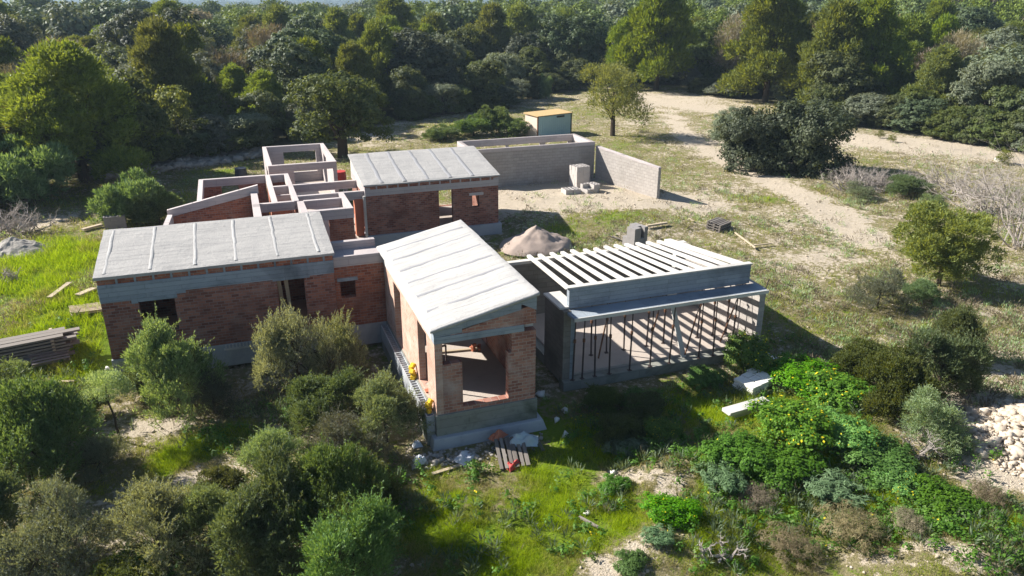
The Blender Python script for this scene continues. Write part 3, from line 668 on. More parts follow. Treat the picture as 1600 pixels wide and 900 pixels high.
# ---- site cabin
p = atz(840, 214, .6); q = atz(892, 207, .6)
cab = thing('site_cabin', 'small pale blue site cabin with an ochre roof, behind the block enclosure', 'cabin', (p[0], p[1], .5), math.atan2(q[1]-p[1], q[0]-p[0]))
L_ = math.hypot(q[0]-p[0], q[1]-p[1]); cab.scale = (1, 1, .76)
def cpart(n, mb, mat, par=cab, bev=0):
    o = obj(n, mb, mat, par, bev); return o
fp = MB(); 
for i in range(int(L_/.25)):
    x = .06+i*.25; fp.box(x, x+.235, -.02, .03, 0, 2.42)
cpart('front_panel', fp.box(.05, L_-.05, .0, .06, 0, 2.45), M['cabin'])
cpart('body', MB().box(.02, L_-.02, .065, 1.9, 0, 2.45), M['cabin_side'])
cpart('corner_post', MB().box(L_-.06, L_+.04, -.04, .06, 0, 2.5), M['black'])
cpart('corner_post', MB().box(-.04, .06, -.04, .06, 0, 2.5), M['rust'])
cpart('roof', MB().hexa([(-.1,-.1,2.5),(L_+.1,-.1,2.5),(L_+.1,2.0,2.6),(-.1,2.0,2.6)], [(-.1,-.1,2.58),(L_+.1,-.1,2.58),(L_+.1,2.0,2.72),(-.1,2.0,2.72)]), M['cabin_roof'])
cpart('vent', MB().box(L_*.55, L_*.78, -.05, -.021, 2.15, 2.36), M['black'])

# ------------------------------------------------------------ steel props
props = [(900,0),(915,0),(924,1),(935,0),(948,1),(958,0),(975,1),(990,0),(1010,1),(1022,0),(1036,1),(1052,0),(1088,1),(1098,0),(1112,1),(1120,0),(1132,1),(1148,0),(1160,1)]
def xfor(px, Y, z):
    d = ray(px, 540); return d[0]/d[1]*Y
def mkprop(h):
    r = thing('steel_prop', 'thin dark steel prop standing in a row under the carport canopy', 'prop', (0,0,0), 0, 'steel props under the carport canopy')
    a_ = obj('outer_tube', MB().tube([(0,0,0),(0,0,h*.6)], .032, 7), M['steel'], r); b_ = obj('inner_tube', MB().tube([(0,0,h*.55),(0,0,h)], .022, 7), M['steel'], r)
    c_ = obj('collar', MB().tube([(0,0,h*.58),(0,0,h*.63)], .05, 8), M['rust'], a_)
    d_ = obj('base_plate', MB().box(-.07,.07,-.07,.07,0,.012), M['steel'], r); e_ = obj('head_plate', MB().box(-.07,.07,-.07,.07,h-.012,h), M['steel'], r)
    kid(r, a_, b_, d_, e_); kid(a_, c_); return r
pr = {0: mkprop(2.44), 1: mkprop(2.26)}
used = set()
order = ['first','second','third','fourth','fifth','sixth','seventh','eighth','ninth','tenth','eleventh','twelfth','thirteenth','fourteenth','fifteenth','sixteenth','seventeenth','eighteenth','nineteenth']
for i, (px, row) in enumerate(props):
    o = pr[row] if row not in used else copy_tree(pr[row]); used.add(row)
    Y = 21.42 if row == 0 else 23.0
    z0 = .365 if row == 0 else .455
    o.location = (xfor(px, Y, 1), Y if row else 21.6, z0)
    o.rotation_euler = (R(random.uniform(-1.2,1.2)), R(random.uniform(-2,2)), random.random()*3)
    o['label'] = 'dark steel prop under the carport, %s from the left%s' % (order[i], '' if row == 0 else ', standing further inside on the floor')
bt = [((935,560),(950,455)),((1070,555),(1092,490)),((1125,535),(1150,475)),((1175,520),(1188,462)),((1018,525),(1030,480))]
bl = ['leaning at the left end','leaning beside the slanting board','leaning near the right end','leaning against the right side wall','leaning in the middle of the floor']
for (a_, b_), lb in zip(bt, bl):
    p0 = atz(a_[0], a_[1], .46); 
    x1 = xfor(b_[0], 22.4, 2)
    r = thing('steel_brace', 'slanting rusty steel brace ' + lb + ' of the carport', 'prop', p0, 0, 'slanting braces in the carport')
    obj('outer_tube', MB().tube([(0,0,0.01),((x1-p0[0])*.6,(22.4-p0[1])*.6,1.35)], .03, 7), M['rust'], r)
    obj('inner_tube', MB().tube([((x1-p0[0])*.55,(22.4-p0[1])*.55,1.24),((x1-p0[0]),(22.4-p0[1]),2.3)], .02, 7), M['steel'], r)
p0 = on_ground(1071, 572)
tag(obj('leaning_board', MB().hexa([(-.1,-.02,0),(.1,-.02,0),(.1,.04,0),(-.1,.04,0)], [(-.45,.95,2.78),(-.25,.95,2.78),(-.25,1.0,2.78),(-.45,1.0,2.78)]), M['beam_light'], origin=None), 'pale board leaning against the canopy edge in front of the carport', 'board').location = (p0[0], 20.15 if p0[1] < 20.2 else p0[1], p0[2])

# ------------------------------------------------------------ loose objects
def stack_blocks(name, label, loc, nx, ny, nz, s=(.4,.2,.2), rz=0, mat='block_plain', hollow=True, cat='block stack', gap=.01, jit=.01):
    r = thing(name, label, cat, loc, rz)
    n = 0
    for k in range(nz):
        for i in range(nx):
            for j in range(ny):
                if k == nz-1 and random.random() < .12: continue
                mb = MB(); x = (i-nx/2)*(s[0]+gap)+random.uniform(-jit,jit); y = (j-ny/2)*(s[1]+gap)+random.uniform(-jit,jit); z = k*(s[2]+.003)
                if hollow:
                    e = .035
                    mb.box(x,x+s[0],y,y+e,z,z+s[2]).box(x,x+s[0],y+s[1]-e,y+s[1],z,z+s[2]).box(x,x+e,y+e,y+s[1]-e,z,z+s[2]).box(x+s[0]-e,x+s[0],y+e,y+s[1]-e,z,z+s[2]).box(x+s[0]/2-e/2,x+s[0]/2+e/2,y+e,y+s[1]-e,z,z+s[2]).box(x+e,x+s[0]-e,y+e,y+s[1]-e,z+.01,z+.05)
                else: mb.box(x,x+s[0],y,y+s[1],z,z+s[2])
                obj('block', mb, M[mat], r)
    return r
M['block_plain'] = simple('grey_block', (.50,.46,.43), (.38,.35,.33), .9, 5)
M['block_dk'] = simple('dull_grey_block', (.30,.28,.27), (.2,.19,.19), .9, 5)
def g(px, py): return on_ground(px, py)
stack_blocks('block_stack', 'tall square stack of grey hollow blocks in the gravel yard near the wall corner', g(905,291), 2, 4, 5, s=(.5,.22,.27), rz=R(8))
stack_blocks('block_stack', 'low flat stack of grey blocks left of the tall block stack in the yard', g(892,302), 2, 3, 1, s=(.5,.25,.3), rz=R(0))
stack_blocks('block_stack', 'medium uneven stack of grey blocks right of the tall block stack in the yard', g(922,300), 2, 3, 2, s=(.5,.25,.26), rz=R(12))
stack_blocks('block_stack', 'tight bundle of tall grey roof blocks standing just behind the carport joists', g(991,386), 4, 3, 2, s=(.22,.3,.58), rz=R(15), hollow=False, mat='block_dk')
stack_blocks('block_stack', 'dark stack of hollow blocks at the far left corner of the left wing roof', g(182,358), 3, 2, 3, s=(.35,.25,.25), rz=R(5), mat='block_dk')
def slats(mb, L, Wd, n, z, th=.022, ax=0, w=.1):
    for i in range(n):
        y = -Wd/2 + i*(Wd-w)/(n-1)
        if ax == 0: mb.box(-L/2, L/2, y, y+w, z, z+th)
        else: mb.box(y, y+w, -L/2, L/2, z, z+th)
def pallet(loc, label, rz, n=1, tilt=(0,0), mat='wood_grey', group=None):
    r = thing('pallet', label, 'pallet', loc, rz, group); r.rotation_euler = (tilt[0], tilt[1], rz)
    for k in range(n):
        z = k*.15; t1 = MB(); slats(t1, 1.2, .9, 6, z+.12); obj('top_slats', t1, M[mat], r)
        t2 = MB()
        for y in (-.43, -.05, .33): t2.box(-.58, .58, y, y+.1, z+.022, z+.118)
        obj('runners', t2, M[mat], r)
        t3 = MB(); slats(t3, .9, 1.2, 3, z, ax=1); obj('base_slats', t3, M[mat], r)
    return r
pallet(g(1122,357), 'stack of weathered pallets alone in the meadow behind the carport', R(25), 3, (R(6),0))
p = g(800,716); pallet((p[0],p[1],p[2]+.12), 'weathered wooden pallet lying tilted on rubble before the open end of the front wing', R(80), 1, (R(-4),R(-14)))
p = g(136,487); pallet((p[0],p[1],p[2]+.05), 'pale pallet lying in bright grass by the left wing corner', R(15), 1, (0,R(5)), 'wood_pale')
def planks(name, label, cat, specs, mat, group=None):
    """specs: (px0,py0,px1,py1,width,thick,lift)"""
    for (x0,y0,x1,y1,w,th,lift), lab in zip(specs, label):
        a_ = on_ground(x0,y0); b_ = on_ground(x1,y1); L = math.hypot(b_[0]-a_[0], b_[1]-a_[1]); rz = math.atan2(b_[1]-a_[1], b_[0]-a_[0])
        z = max(a_[2], b_[2])+lift
        o = obj(name, MB().box(-L/2, L/2, -w/2, w/2, 0, th), M[mat], None, .006)
        o.location = ((a_[0]+b_[0])/2, (a_[1]+b_[1])/2, z+.01); o.rotation_euler = (0, math.atan2(a_[2]-b_[2], L), rz); tag(o, lab, cat, group)
planks('plank', ['pale plank lying in bright grass left of the left wing, upper of two','short pale board with a broken end lying in grass close to the left wing wall'], 'plank', [(78,470,110,446,.22,.05,.08),(122,466,148,455,.3,.06,.08)], 'wood_pale')
planks('plank', ['white beam lying on the grass behind the left wing roof corner','thin pole lying in the meadow right of the pallet stack','short pale beam lying behind the carport joists','thin dark stick crossing the pole in the meadow'], 'plank', [(130,363,160,355,.25,.12,.05),(1148,368,1180,392,.08,.06,.1),(1010,357,1042,352,.15,.1,.08),(1172,388,1205,384,.07,.05,.1)], 'wood_pale')
planks('plank', ['long weathered pole lying on the bare bank at the bottom right of the lawn'], 'plank', [(905,813,935,830,.06,.06,.05)], 'wood_grey')
# timber pile
p = g(45, 560)
tp = thing('timber_pile', 'large pile of weathered grey planks stacked in the grass at the left edge', 'timber pile', (p[0], p[1], p[2]+.02), R(12))
k = 0
for lay in range(7):
    for j in range(4 if lay < 5 else 3):
        L = random.uniform(2.6,3.3); y = -0.55+j*.33+random.uniform(-.03,.03); x = random.uniform(-.25,.25)
        obj('plank', MB().box(x-L/2, x+L/2, y, y+.28, lay*.12, lay*.12+.07), M['wood_grey'], tp, .005)
    if lay < 6: obj('spacer', MB().box(-.9,-.8,-.6,.7,lay*.12+.072,lay*.12+.118).box(.8,.9,-.6,.7,lay*.12+.072,lay*.12+.118), M['wood_pale'], tp)
for (px,py,rz,lab) in ((78,568,22,'grey slatted pallet lying against the right end of the timber pile'),):
    q = g(px,py); pallet((q[0],q[1],q[2]+.25), lab, R(rz), 1, (R(14),R(4)))
planks('plank', ['long pale plank lying on the ground in front of the timber pile','loose plank poking out right of the timber pile'], 'plank', [(-20,590,72,569,.22,.06,.25),(85,545,122,530,.22,.05,.2)], 'wood_grey')
# white slab stack + concrete beam
p = g(1176,608)
ws = thing('slab_stack', 'ragged stack of white limestone slabs among the weeds in front of the carport', 'slab stack', (p[0],p[1],p[2]+.1), R(14))
for i in range(3):
    for j in range(3):
        for k in range(3): obj('slab', MB().obox(((i-1)*.42+random.uniform(-.03,.03), (j-1)*.3+random.uniform(-.04,.04)+(i-1)*.06, k*.12+.06), (.4,.28,.1), random.uniform(-.06,.06)), M['white_block'], ws, .012)
p = g(1165,652)
cb = thing('concrete_beam', 'pair of pale precast beams stacked among flowering weeds below the white slab stack', 'beam', (p[0],p[1],p[2]+.15), R(6))
obj('beam', MB().box(-.85,.85,-.2,.2,.18,.30), M['beam_light'], cb, .01); obj('beam', MB().box(-.6,.75,-.16,.16,.04,.175), M['block_plain'], cb, .01)
# sand heap
def heapmesh(R0, H, n=40, seed=0, rough=.12, ell=1.):
    mb = MB(); m = 16
    for j in range(m+1):
        r = j/m
        for i in range(n):
            a_ = 2*math.pi*i/n; rr = r*(1+.18*(float(fbm(math.cos(a_)*1.5+5, math.sin(a_)*1.5+seed, 3, 50))-.45)*2)
            x = math.cos(a_)*rr*R0; y = math.sin(a_)*rr*R0*ell
            prof = (1-r)**.95*.93 + .07*(1-r*r)
            z = H*prof*(1+.3*(float(fbm(x*1.2+seed, y*1.2, 3, 52))-.45)) + (float(fbm(x*3, y*3+seed, 3, 53))-.45)*rough - .08*r
            mb.v.append((x, y, z if j < m else -.15))
    for j in range(m):
        for i in range(n):
            mb.f.append((j*n+i, j*n+(i+1)%n, (j+1)*n+(i+1)%n, (j+1)*n+i))
    return mb
p = g(838,380); o = obj('sand_heap', heapmesh(2.05, .85, seed=2, rough=.4, ell=.8), M['sand'], smooth=True); o.location = p; tag(o, 'conical brown sand heap between the rear wing and the carport', 'sand heap')
p = g(905,388)
def unit_(v): return v/np.maximum(np.linalg.norm(v, axis=-1, keepdims=True), 1e-6)
def rocks(name, pts, mat, kind=None, label=None, cat=None):
    import itertools
    VV = []; FF = []; ico_v = None
    t = (1+5**.5)/2
    iv = np.array([(-1,t,0),(1,t,0),(-1,-t,0),(1,-t,0),(0,-1,t),(0,1,t),(0,-1,-t),(0,1,-t),(t,0,-1),(t,0,1),(-t,0,-1),(-t,0,1)])/1.9
    fi = np.array([(0,11,5),(0,5,1),(0,1,7),(0,7,10),(0,10,11),(1,5,9),(5,11,4),(11,10,2),(10,7,6),(7,1,8),(3,9,4),(3,4,2),(3,2,6),(3,6,8),(3,8,9),(4,9,5),(2,4,11),(6,2,10),(8,6,7),(9,8,1)])
    for k, (x, y, z, s) in enumerate(pts):
        v = unit_(iv+rng.uniform(-.55,.55,(12,3))*.9)*(1+rng.uniform(-.35,.25,(12,1)))*s*np.array([rng.uniform(.8,1.3), rng.uniform(.8,1.2), rng.uniform(.5,.85)])
        a_ = rng.uniform(0,6.28); ca, sa = math.cos(a_), math.sin(a_)
        v = np.stack([v[:,0]*ca-v[:,1]*sa, v[:,0]*sa+v[:,1]*ca, v[:,2]], 1)
        VV.append(v+np.array([x,y,z])); FF.append(fi+12*k)
    return npmesh(name, np.concatenate(VV), np.concatenate(FF), M[mat], 3)
# rubble heap on the right
pts = []
for i in range(4200):
    a_ = random.uniform(0,6.28); r = math.sqrt(random.random()); x = heap[0]+1.3+math.cos(a_)*r*3.4; y = heap[1]-.2+math.sin(a_)*r*2.3
    s = random.choice([.025,.03,.035,.04,.05,.06,.08,.1,.16,.24 if random.random() < .35 else .05])*random.uniform(.7,1.2)*(1.2-.4*r); pts.append((x, y, gz(x,y)+s*.2+(1-r)*.15*random.random(), s))
tag(link('rubble_heap', rocks('rubble_heap', pts, 'rock')), 'heap of broken pale limestone rubble at the right edge', 'rubble', None, 'stuff')
pts = []
for i in range(2400):
    u = random.random(); px = 150+u*260; py = 276-u*36+random.uniform(-9,7)
    x, y, z = on_ground(px, py); s = random.choice([.1,.15,.22,.35])*random.uniform(.7,1.3); pts.append((x, y, z+s*.2+max(0,.5*math.sin(u*14+1))*.5*random.random(), s))
tag(link('rubble_berm', rocks('rubble_berm', pts, 'rock_grey')), 'long low berm of grey rubble in the shade of the trees at the back left', 'rubble', None, 'stuff')
# scattered stones (uncountable) on the bare ground
pts = []
for i in range(9000):
    px = random.uniform(-60,1660); py = 180+720*random.random()**1.2
    x, y, z = on_ground(px, py) if i < 0 else (*atz(px,py,.3)[:2], 0)
    c = float(cover(x, y))
    if flatmask(x, y) > .3 or random.random() > 1.05-1.5*c or math.hypot(x,y) > float(edge(x,y))-1: continue
    s = random.choice([.015,.02,.03,.03,.04,.05])*random.uniform(.8,1.3)*(1+math.hypot(x,y)/90); pts.append((x, y, gz(x,y)+s*.2, s))
tag(link('loose_stones', rocks('loose_stones', pts, 'rock')), 'small pale stones strewn over the bare soil', 'stones', None, 'stuff')
labs = ['white stone alone in the shade right of the front wing','flat pale stone at the footing corner of the front wing','small white stone in the shaded grass nearest the lit grass patch','round white stone in the shaded grass between two others','pale stone lying on the lawn','big pale rock beside the track behind the meadow','white stone in the grass near the bank','pale rock at the foot of the left wing']
for (px,py,s),lb in zip([(870,658,.14),(845,618,.2),(884,683,.18),(882,643,.16),(917,803,.12),(1560,252,.45),(958,740,.12),(168,578,.14)], labs):
    x,y,z = on_ground(px,py); o = link('stone', rocks('stone', [(0,0,s*.3,s)], 'white_block'), None, (x,y,z)); tag(o, lb, 'stone')
# rubble and sheets at the foot of the front wing
pts = []
for i in range(260):
    px = random.uniform(645,850); py = 728-(px-645)*.17+random.uniform(-18,10); x,y,z = on_ground(px,py)
    if a0-.35 < x < a1+.45 and y > b0-.4: continue
    s = random.choice([.03,.05,.07,.1])*random.uniform(.7,1.3); pts.append((x,y,z+s*.3,s))
tag(link('rubble', rocks('rubble', pts, 'rock_grey')), 'broken masonry rubble along the foot of the front wing', 'rubble', None, 'stuff')
def crumple(loc, sx, sy, h, mat, name, label, cat, rz=0, seed=1):
    mb = MB(); n = 14
    for i in range(n+1):
        for j in range(n+1):
            u = i/n-.5; v = j/n-.5; k = 1+.25*(float(fbm(u*3+seed, v*3, 2, 60))-.4)
            z = h*(float(fbm(u*4+seed*3, v*4, 3, 61)))*(1-abs(2*u)**3)*(1-abs(2*v)**3)*1.6
            mb.v.append((u*sx*k, v*sy*k, z+.02))
    for i in range(n):
        for j in range(n): a_ = i*(n+1)+j; mb.f.append((a_, a_+n+1, a_+n+2, a_+1))
    o = obj(name, mb, M[mat]); o.location = loc; o.rotation_euler = (0,0,rz); tag(o, label, cat)
    m = o.modifiers.new('t','SOLIDIFY'); m.thickness = .01
crumple(tuple(np.array(g(818,700))+(0,0,.22)), .9, .6, .3, 'plastic', 'plastic_sheet', 'crumpled milky plastic sheet lying over the tilted pallet', 'sheet', R(-20), 3)
crumple(tuple(np.array(g(778,694))+(0,0,.25)), .6, .35, .2, 'orange', 'torn_sack', 'faded reddish sack at the back edge of the tilted pallet', 'sack', R(30), 5)
crumple(g(802,730), .5, .3, .25, 'red', 'red_sack', 'bright red sack lying in front of the tilted pallet', 'sack', R(20), 7)
crumple(g(727,716), .7, .45, .2, 'white_plastic', 'plastic_sheet', 'grey plastic sheet crumpled on the ground left of the tilted pallet', 'sheet', R(35), 9)
crumple(g(657,722), .4, .35, .25, 'white_plastic', 'plastic_bag', 'white plastic bag on the ground left of the front wing footing', 'bag', 0, 11)
crumple(g(652,697), .3, .25, .2, 'white_plastic', 'plastic_bag', 'small white bag beside the left footing of the front wing, behind the larger bag', 'bag', 0, 13)
crumple(g(1190,560), 1.0, .6, .2, 'white_plastic', 'plastic_sheet', 'pale crumpled sheet in the shade right of the carport', 'sheet', R(10), 15)
# yellow foam pieces on the ledge
for yy, lb, h in ((22.35,'ragged yellow foam strip on the block ledge between the two side openings',.5),(20.15,'smaller yellow foam lump on the block ledge by the front corner',.35)):
    mb = MB(); 
    for i in range(7): mb.obox((random.uniform(-.04,.04), random.uniform(-.08,.08), .06+i*h/7), (.12,.16,.14), random.random(), random.random()*.6)
    o = obj('yellow_foam', mb, M['yellow'], None, .02); o.location = (a0-.13, yy, 1.0); tag(o, lb, 'foam')
# things inside the front wing
bs_ = .6; b_ = thing('brick_pile', 'small pile of orange bricks on the floor inside the front wing', 'brick pile', (*atz(740,548,FL+.015)[:2], FL+.014), R(20))
for (x,y,z,r) in ((0,0,.06,.2),(.3,-.1,.06,.9),(.1,.25,.06,-.3),(0,.02,.19,.4),(.02,0,.31,.1),(.5,.2,.06,.5)): obj('brick', MB().obox((x,y,z),(.25,.13,.11),r), M['orange'], b_)
b_.scale = (.7,.7,.7)
tag(obj('plank', MB().obox((0,0,.04),(1.6,.12,.05), R(-8)), M['wood_pale']), 'pale plank on the floor inside the front wing beside the bricks', 'plank').location = (*atz(712,549,FL+.02)[:2], FL+.015)
st = thing('trestle', 'dark steel trestle standing just inside the open front wing behind the low brick parapet', 'trestle', (5.3, 21.3, FL+.013), R(10))
obj('frame', MB().tube([(-.2,0,0),(-.2,0,1.5)],.03).tube([(.2,0,0),(.2,0,1.5)],.03).tube([(-.2,0,1.5),(.2,0,1.5)],.04), M['steel'], st)
obj('post', MB().box(-.05,.05,.3,.4,0,2.3), M['wood_grey'], st)
tag(obj('steel_cover', MB().box(0,.3,0,.22,0,.04), M['orange'], None, .01), 'orange tile resting on the sill of the front side opening', 'tile').location = (a0-.03, 21.0, FL+.125)
# boards leaning inside the left wing window
for dx, lb in ((1.0,'thin pale board leaning inside the right window of the left wing, left one'),(1.25,'wide pale board leaning inside the right window of the left wing')):
    o = obj('leaning_board', MB().hexa([(-.04,0,0),(.08,0,0),(.08,.03,0),(-.04,.03,0)],[(-.14,-.25,2.0),(0,-.25,2.0),(0,-.22,2.0),(-.14,-.22,2.0)]), M['wood_pale']); o.location = (dx, 27.95, FL+.012); tag(o, lb, 'board')
# barrel, red and yellow tubs
def drum(label, loc, r, h, mat, name='barrel', cat='barrel'):
    t = thing(name, label, cat, loc); mb = MB(); mb.tube([(0,0,0),(0,0,h*.05),(0,0,h*.5),(0,0,h*.52),(0,0,h*.97),(0,0,h)], [r*.95,r,r*1.02,r*1.05,r*.97,r*.9], 16)
    obj('body', mb, M[mat], t, smooth=False); obj('rim', MB().tube([(0,0,h),(0,0,h+.03)], [r*.98,r*.98], 16), M[mat], t); return t
drum('dark blue-black barrel standing behind the unroofed left room', (*atz(377,274,1.1)[:2], gz(*atz(377,274,.5)[:2])), .4, 1.1, 'black')
drum('bright red tub between the bare-frame room and the rear wing', (*atz(531,280,.6)[:2], gz(*atz(531,280,.6)[:2])), .45, .7, 'red', 'tub', 'tub')
drum('yellow bucket on the floor of the unroofed room behind the left wing', (*atz(421,334,.98)[:2], .985), .22, .35, 'yellow', 'bucket', 'bucket')
drum('small white bucket seen at the back right corner inside the block enclosure', (*atz(853,205,.6)[:2], .45), .35, .9, 'white_plastic', 'bucket', 'bucket')
# debris heap at the far left
p = g(25,392)
o = obj('debris_heap', heapmesh(1.6, .7, seed=8, rough=.3), M['rock_grey'], smooth=False); o.location = p; tag(o, 'low heap of grey debris and soil under dry branches at the left edge', 'debris heap')

lit = [(480,232,'offcut of pale board by the bare-frame room'),(1080,345,'short pale offcut lying left of the pallet stack'),(870,395,'short board half buried beside the sand heap'),(1230,345,'pale offcut lying in the dry field beyond the pallet stack'),(960,372,'short batten lying near the roof block bundle'),(700,735,'broken batten among rubble by the plastic sheet'),(845,700,'pale batten lying right of the tilted pallet'),(100,598,'flat broken board in the grass below the timber pile')]
for i_, (px, py, lb) in enumerate(lit):
    x, y, z = on_ground(px, py); L = .5+.25*(i_ % 3)
    o = obj('offcut', MB().obox((0,0,.03), (L,.12,.035), 0, .04), M['wood_pale' if i_ % 2 else 'wood_grey']); o.location = (x,y,z+.02); o.rotation_euler = (0,0,i_*1.3); tag(o, lb, 'offcut')
#VEGETATION
exec_veg = True
# ------------------------------------------------------------ foliage builders
def unit(v): return v/np.maximum(np.linalg.norm(v, axis=-1, keepdims=True), 1e-6)
def leaves(C, N, L, W, r=rng):
    """rhombic leaves at C with normals about N, length L, width W (arrays or floats)"""
    n = len(C); L = np.broadcast_to(np.asarray(L, float), (n,))[:,None]; W = np.broadcast_to(np.asarray(W, float), (n,))[:,None]
    u = unit(np.cross(N, r.normal(size=(n,3)))); w = np.cross(unit(N), u)
    V = np.stack([C-u*L*.5, C+w*W*.5, C+u*L*.5, C-w*W*.5], 1).reshape(-1, 3)
    return V, np.arange(4*n).reshape(-1, 4)
def along(C, Dv, L, W, r=rng):
    n = len(C); L = np.broadcast_to(np.asarray(L, float), (n,))[:,None]; W = np.broadcast_to(np.asarray(W, float), (n,))[:,None]
    u = unit(Dv); w = unit(np.cross(u, r.normal(size=(n,3))))
    V = np.stack([C, C+u*L*.45+w*W*.5, C+u*L, C+u*L*.45-w*W*.5], 1).reshape(-1, 3)
    return V, np.arange(4*n).reshape(-1, 4)
def crown_pts(blobs, nclump, per, rc, r, inner=.15):
    B = np.array([b[:3] for b in blobs], float); S = np.array([b[3:6] for b in blobs], float)
    wgt = (S[:,0]*S[:,1]+S[:,0]*S[:,2]); wgt /= wgt.sum()
    bi = r.choice(len(B), nclump, p=wgt); d = unit(r.normal(size=(nclump,3))); d[:,2] = np.where(d[:,2] < -.35, -d[:,2], d[:,2])
    rad = np.where(r.random(nclump) < inner, r.uniform(.3,.8,nclump), r.uniform(.85,1.06,nclump))[:,None]
    cc = B[bi]+S[bi]*d*rad
    rcs = rc*r.uniform(.6,1.3,nclump)
    k = np.repeat(np.arange(nclump), per); dd = unit(r.normal(size=(len(k),3))); rr = r.random(len(k))**.4
    C = cc[k]+dd*(rcs[k]*rr)[:,None]*np.array([1,1,.75])
    N = unit(dd*.6+d[k]*.7+r.normal(size=(len(k),3))*.45+np.array([0,0,.25]))
    return C, N, cc, d
def rand_blobs(r, W, H, base, n, flat=.6):
    out = [(0,0,base+(H-base)*.48, W*.66, W*.66, (H-base)*.5)]
    for i in range(n):
        a_ = 2*math.pi*(i+r.random()*.8)/n; rr = W*r.uniform(.3,.62); s = W*r.uniform(.28,.5); z = base+(H-base)*r.uniform(.14,.85)
        out.append((math.cos(a_)*rr, math.sin(a_)*rr, min(z, H-s*flat*.9), s, s, s*flat*r.uniform(.8,1.3)))
    return out
def trunk_mesh(r, H, rad, blobs, nb=6, lean=.1, base=.0):
    mb = MB(); fx, fy = r.normal()*lean, r.normal()*lean
    top = H*.62; pts = [(0,0,-.3),(fx*.3,fy*.3,top*.35),(fx*.8,fy*.8,top*.7),(fx,fy,top)]
    mb.tube(pts, [rad*1.25, rad, rad*.75, rad*.35], 8)
    for i in range(nb):
        b = blobs[r.integers(len(blobs))]; t = r.uniform(.3,.9)
        s = np.array([fx*t, fy*t, top*t]); e = np.array(b[:3])+r.normal(size=3)*.15*b[3]
        m = (s+e)/2+np.array([0,0,-.1*H*r.random()]); mb.tube([tuple(s),tuple(m),tuple(e)], [rad*.5,rad*.3,rad*.1], 5)
    return mb
class Proto:
    def __init__(s, name, cat, leafm, W, H, seed, kind='broad', nclump=260, per=34, rc=.5, lsize=.26, aspect=.6, base=.25, nb=9, flat=.7, trunk=.22, barkm='bark'):
        r = np.random.default_rng(seed); s.r = r; s.name, s.cat, s.W, s.H = name, cat, W, H
        if kind == 'pine':
            blobs = []
            n = nb+9
            for i in range(n):
                u = (i+r.random()*.6)/n; z = H*(.10+.80*u); ww = W*(1-u**1.7*.85)*r.uniform(.5,.82); a_ = i*2.4+r.random(); q = W*r.uniform(.2,.34)*(1.05-.45*u)
                blobs.append((math.cos(a_)*ww, math.sin(a_)*ww, z, q, q, q*.8))
            blobs.append((0,0,H*.36,W*.6,W*.6,H*.3)); blobs.append((0,0,H*.72,W*.36,W*.36,H*.22))
        else: blobs = rand_blobs(r, W, H, H*base, nb, flat)
        C, N, cc, d = crown_pts(blobs, nclump, per, rc, r)
        if kind in ('pine', 'shoots'):
            k = len(C); V1, F1 = along(C, unit(N*1.0+np.array([0,0,.5])+r.normal(size=(k,3))*.5), lsize*r.uniform(.7,1.3,k), lsize*aspect, r)
        else: V1, F1 = leaves(C, N, lsize*r.uniform(.6,1.35,len(C)), lsize*aspect, r)
        s.crown = npmesh('crown', V1, F1, M[leafm]); t = trunk_mesh(r, H, trunk, blobs, 7)
        s.trunk = bpy.data.meshes.new('trunk'); s.trunk.from_pydata(t.v, [], t.f); s.trunk.materials.append(M[barkm])
        s.leafm = leafm
    def place(s, x, y, W, H, label, group=None, rz=None, z=None, name=None, sink=.0):
        o = thing(name or s.name, label, s.cat, (x, y, (gz(x,y) if z is None else z)-sink), random.uniform(0,6.28) if rz is None else rz, group)
        k = W/s.W; o.scale = (k*random.uniform(.93,1.07), k*random.uniform(.93,1.07), H/s.H)
        link('crown', s.crown, o); link('trunk', s.trunk, o); return o
PR = {}
PR['pine'] = [Proto('pine_tree','tree','leaf_pine',4.2,10,101,'pine',700,48,.5,.36,.3,nb=15,trunk=.25), Proto('pine_tree','tree','leaf_pine',3.6,9,102,'pine',640,48,.48,.36,.3,nb=13,trunk=.22)]
PR['oak'] = [Proto('holm_oak','tree','leaf_oak',3.6,6.8,s_,'broad',460,44,.46,.25,.7,.0,13) for s_ in (111,112,113)]
PR['green'] = [Proto('mastic_tree','tree','leaf_green',3.0,5.2,s_,'broad',420,44,.42,.24,.6,.0,12) for s_ in (121,122)]
PR['grey'] = [Proto('wild_olive_tree','tree','leaf_grey',3.2,6.2,s_,'broad',420,42,.46,.24,.5,.0,12) for s_ in (131,132)]
PR['brown'] = [Proto('bare_crowned_tree','tree','leaf_brown',3.2,6.2,141,'shoots',300,26,.7,.42,.12,.15,9,barkm='bark_grey')]
desc = {'pine':'bright green feathery pine','oak':'dark rounded holm oak','green':'mid-green dense evergreen','grey':'grey-green soft-crowned wild olive','brown':'brownish thin-leaved tree'}
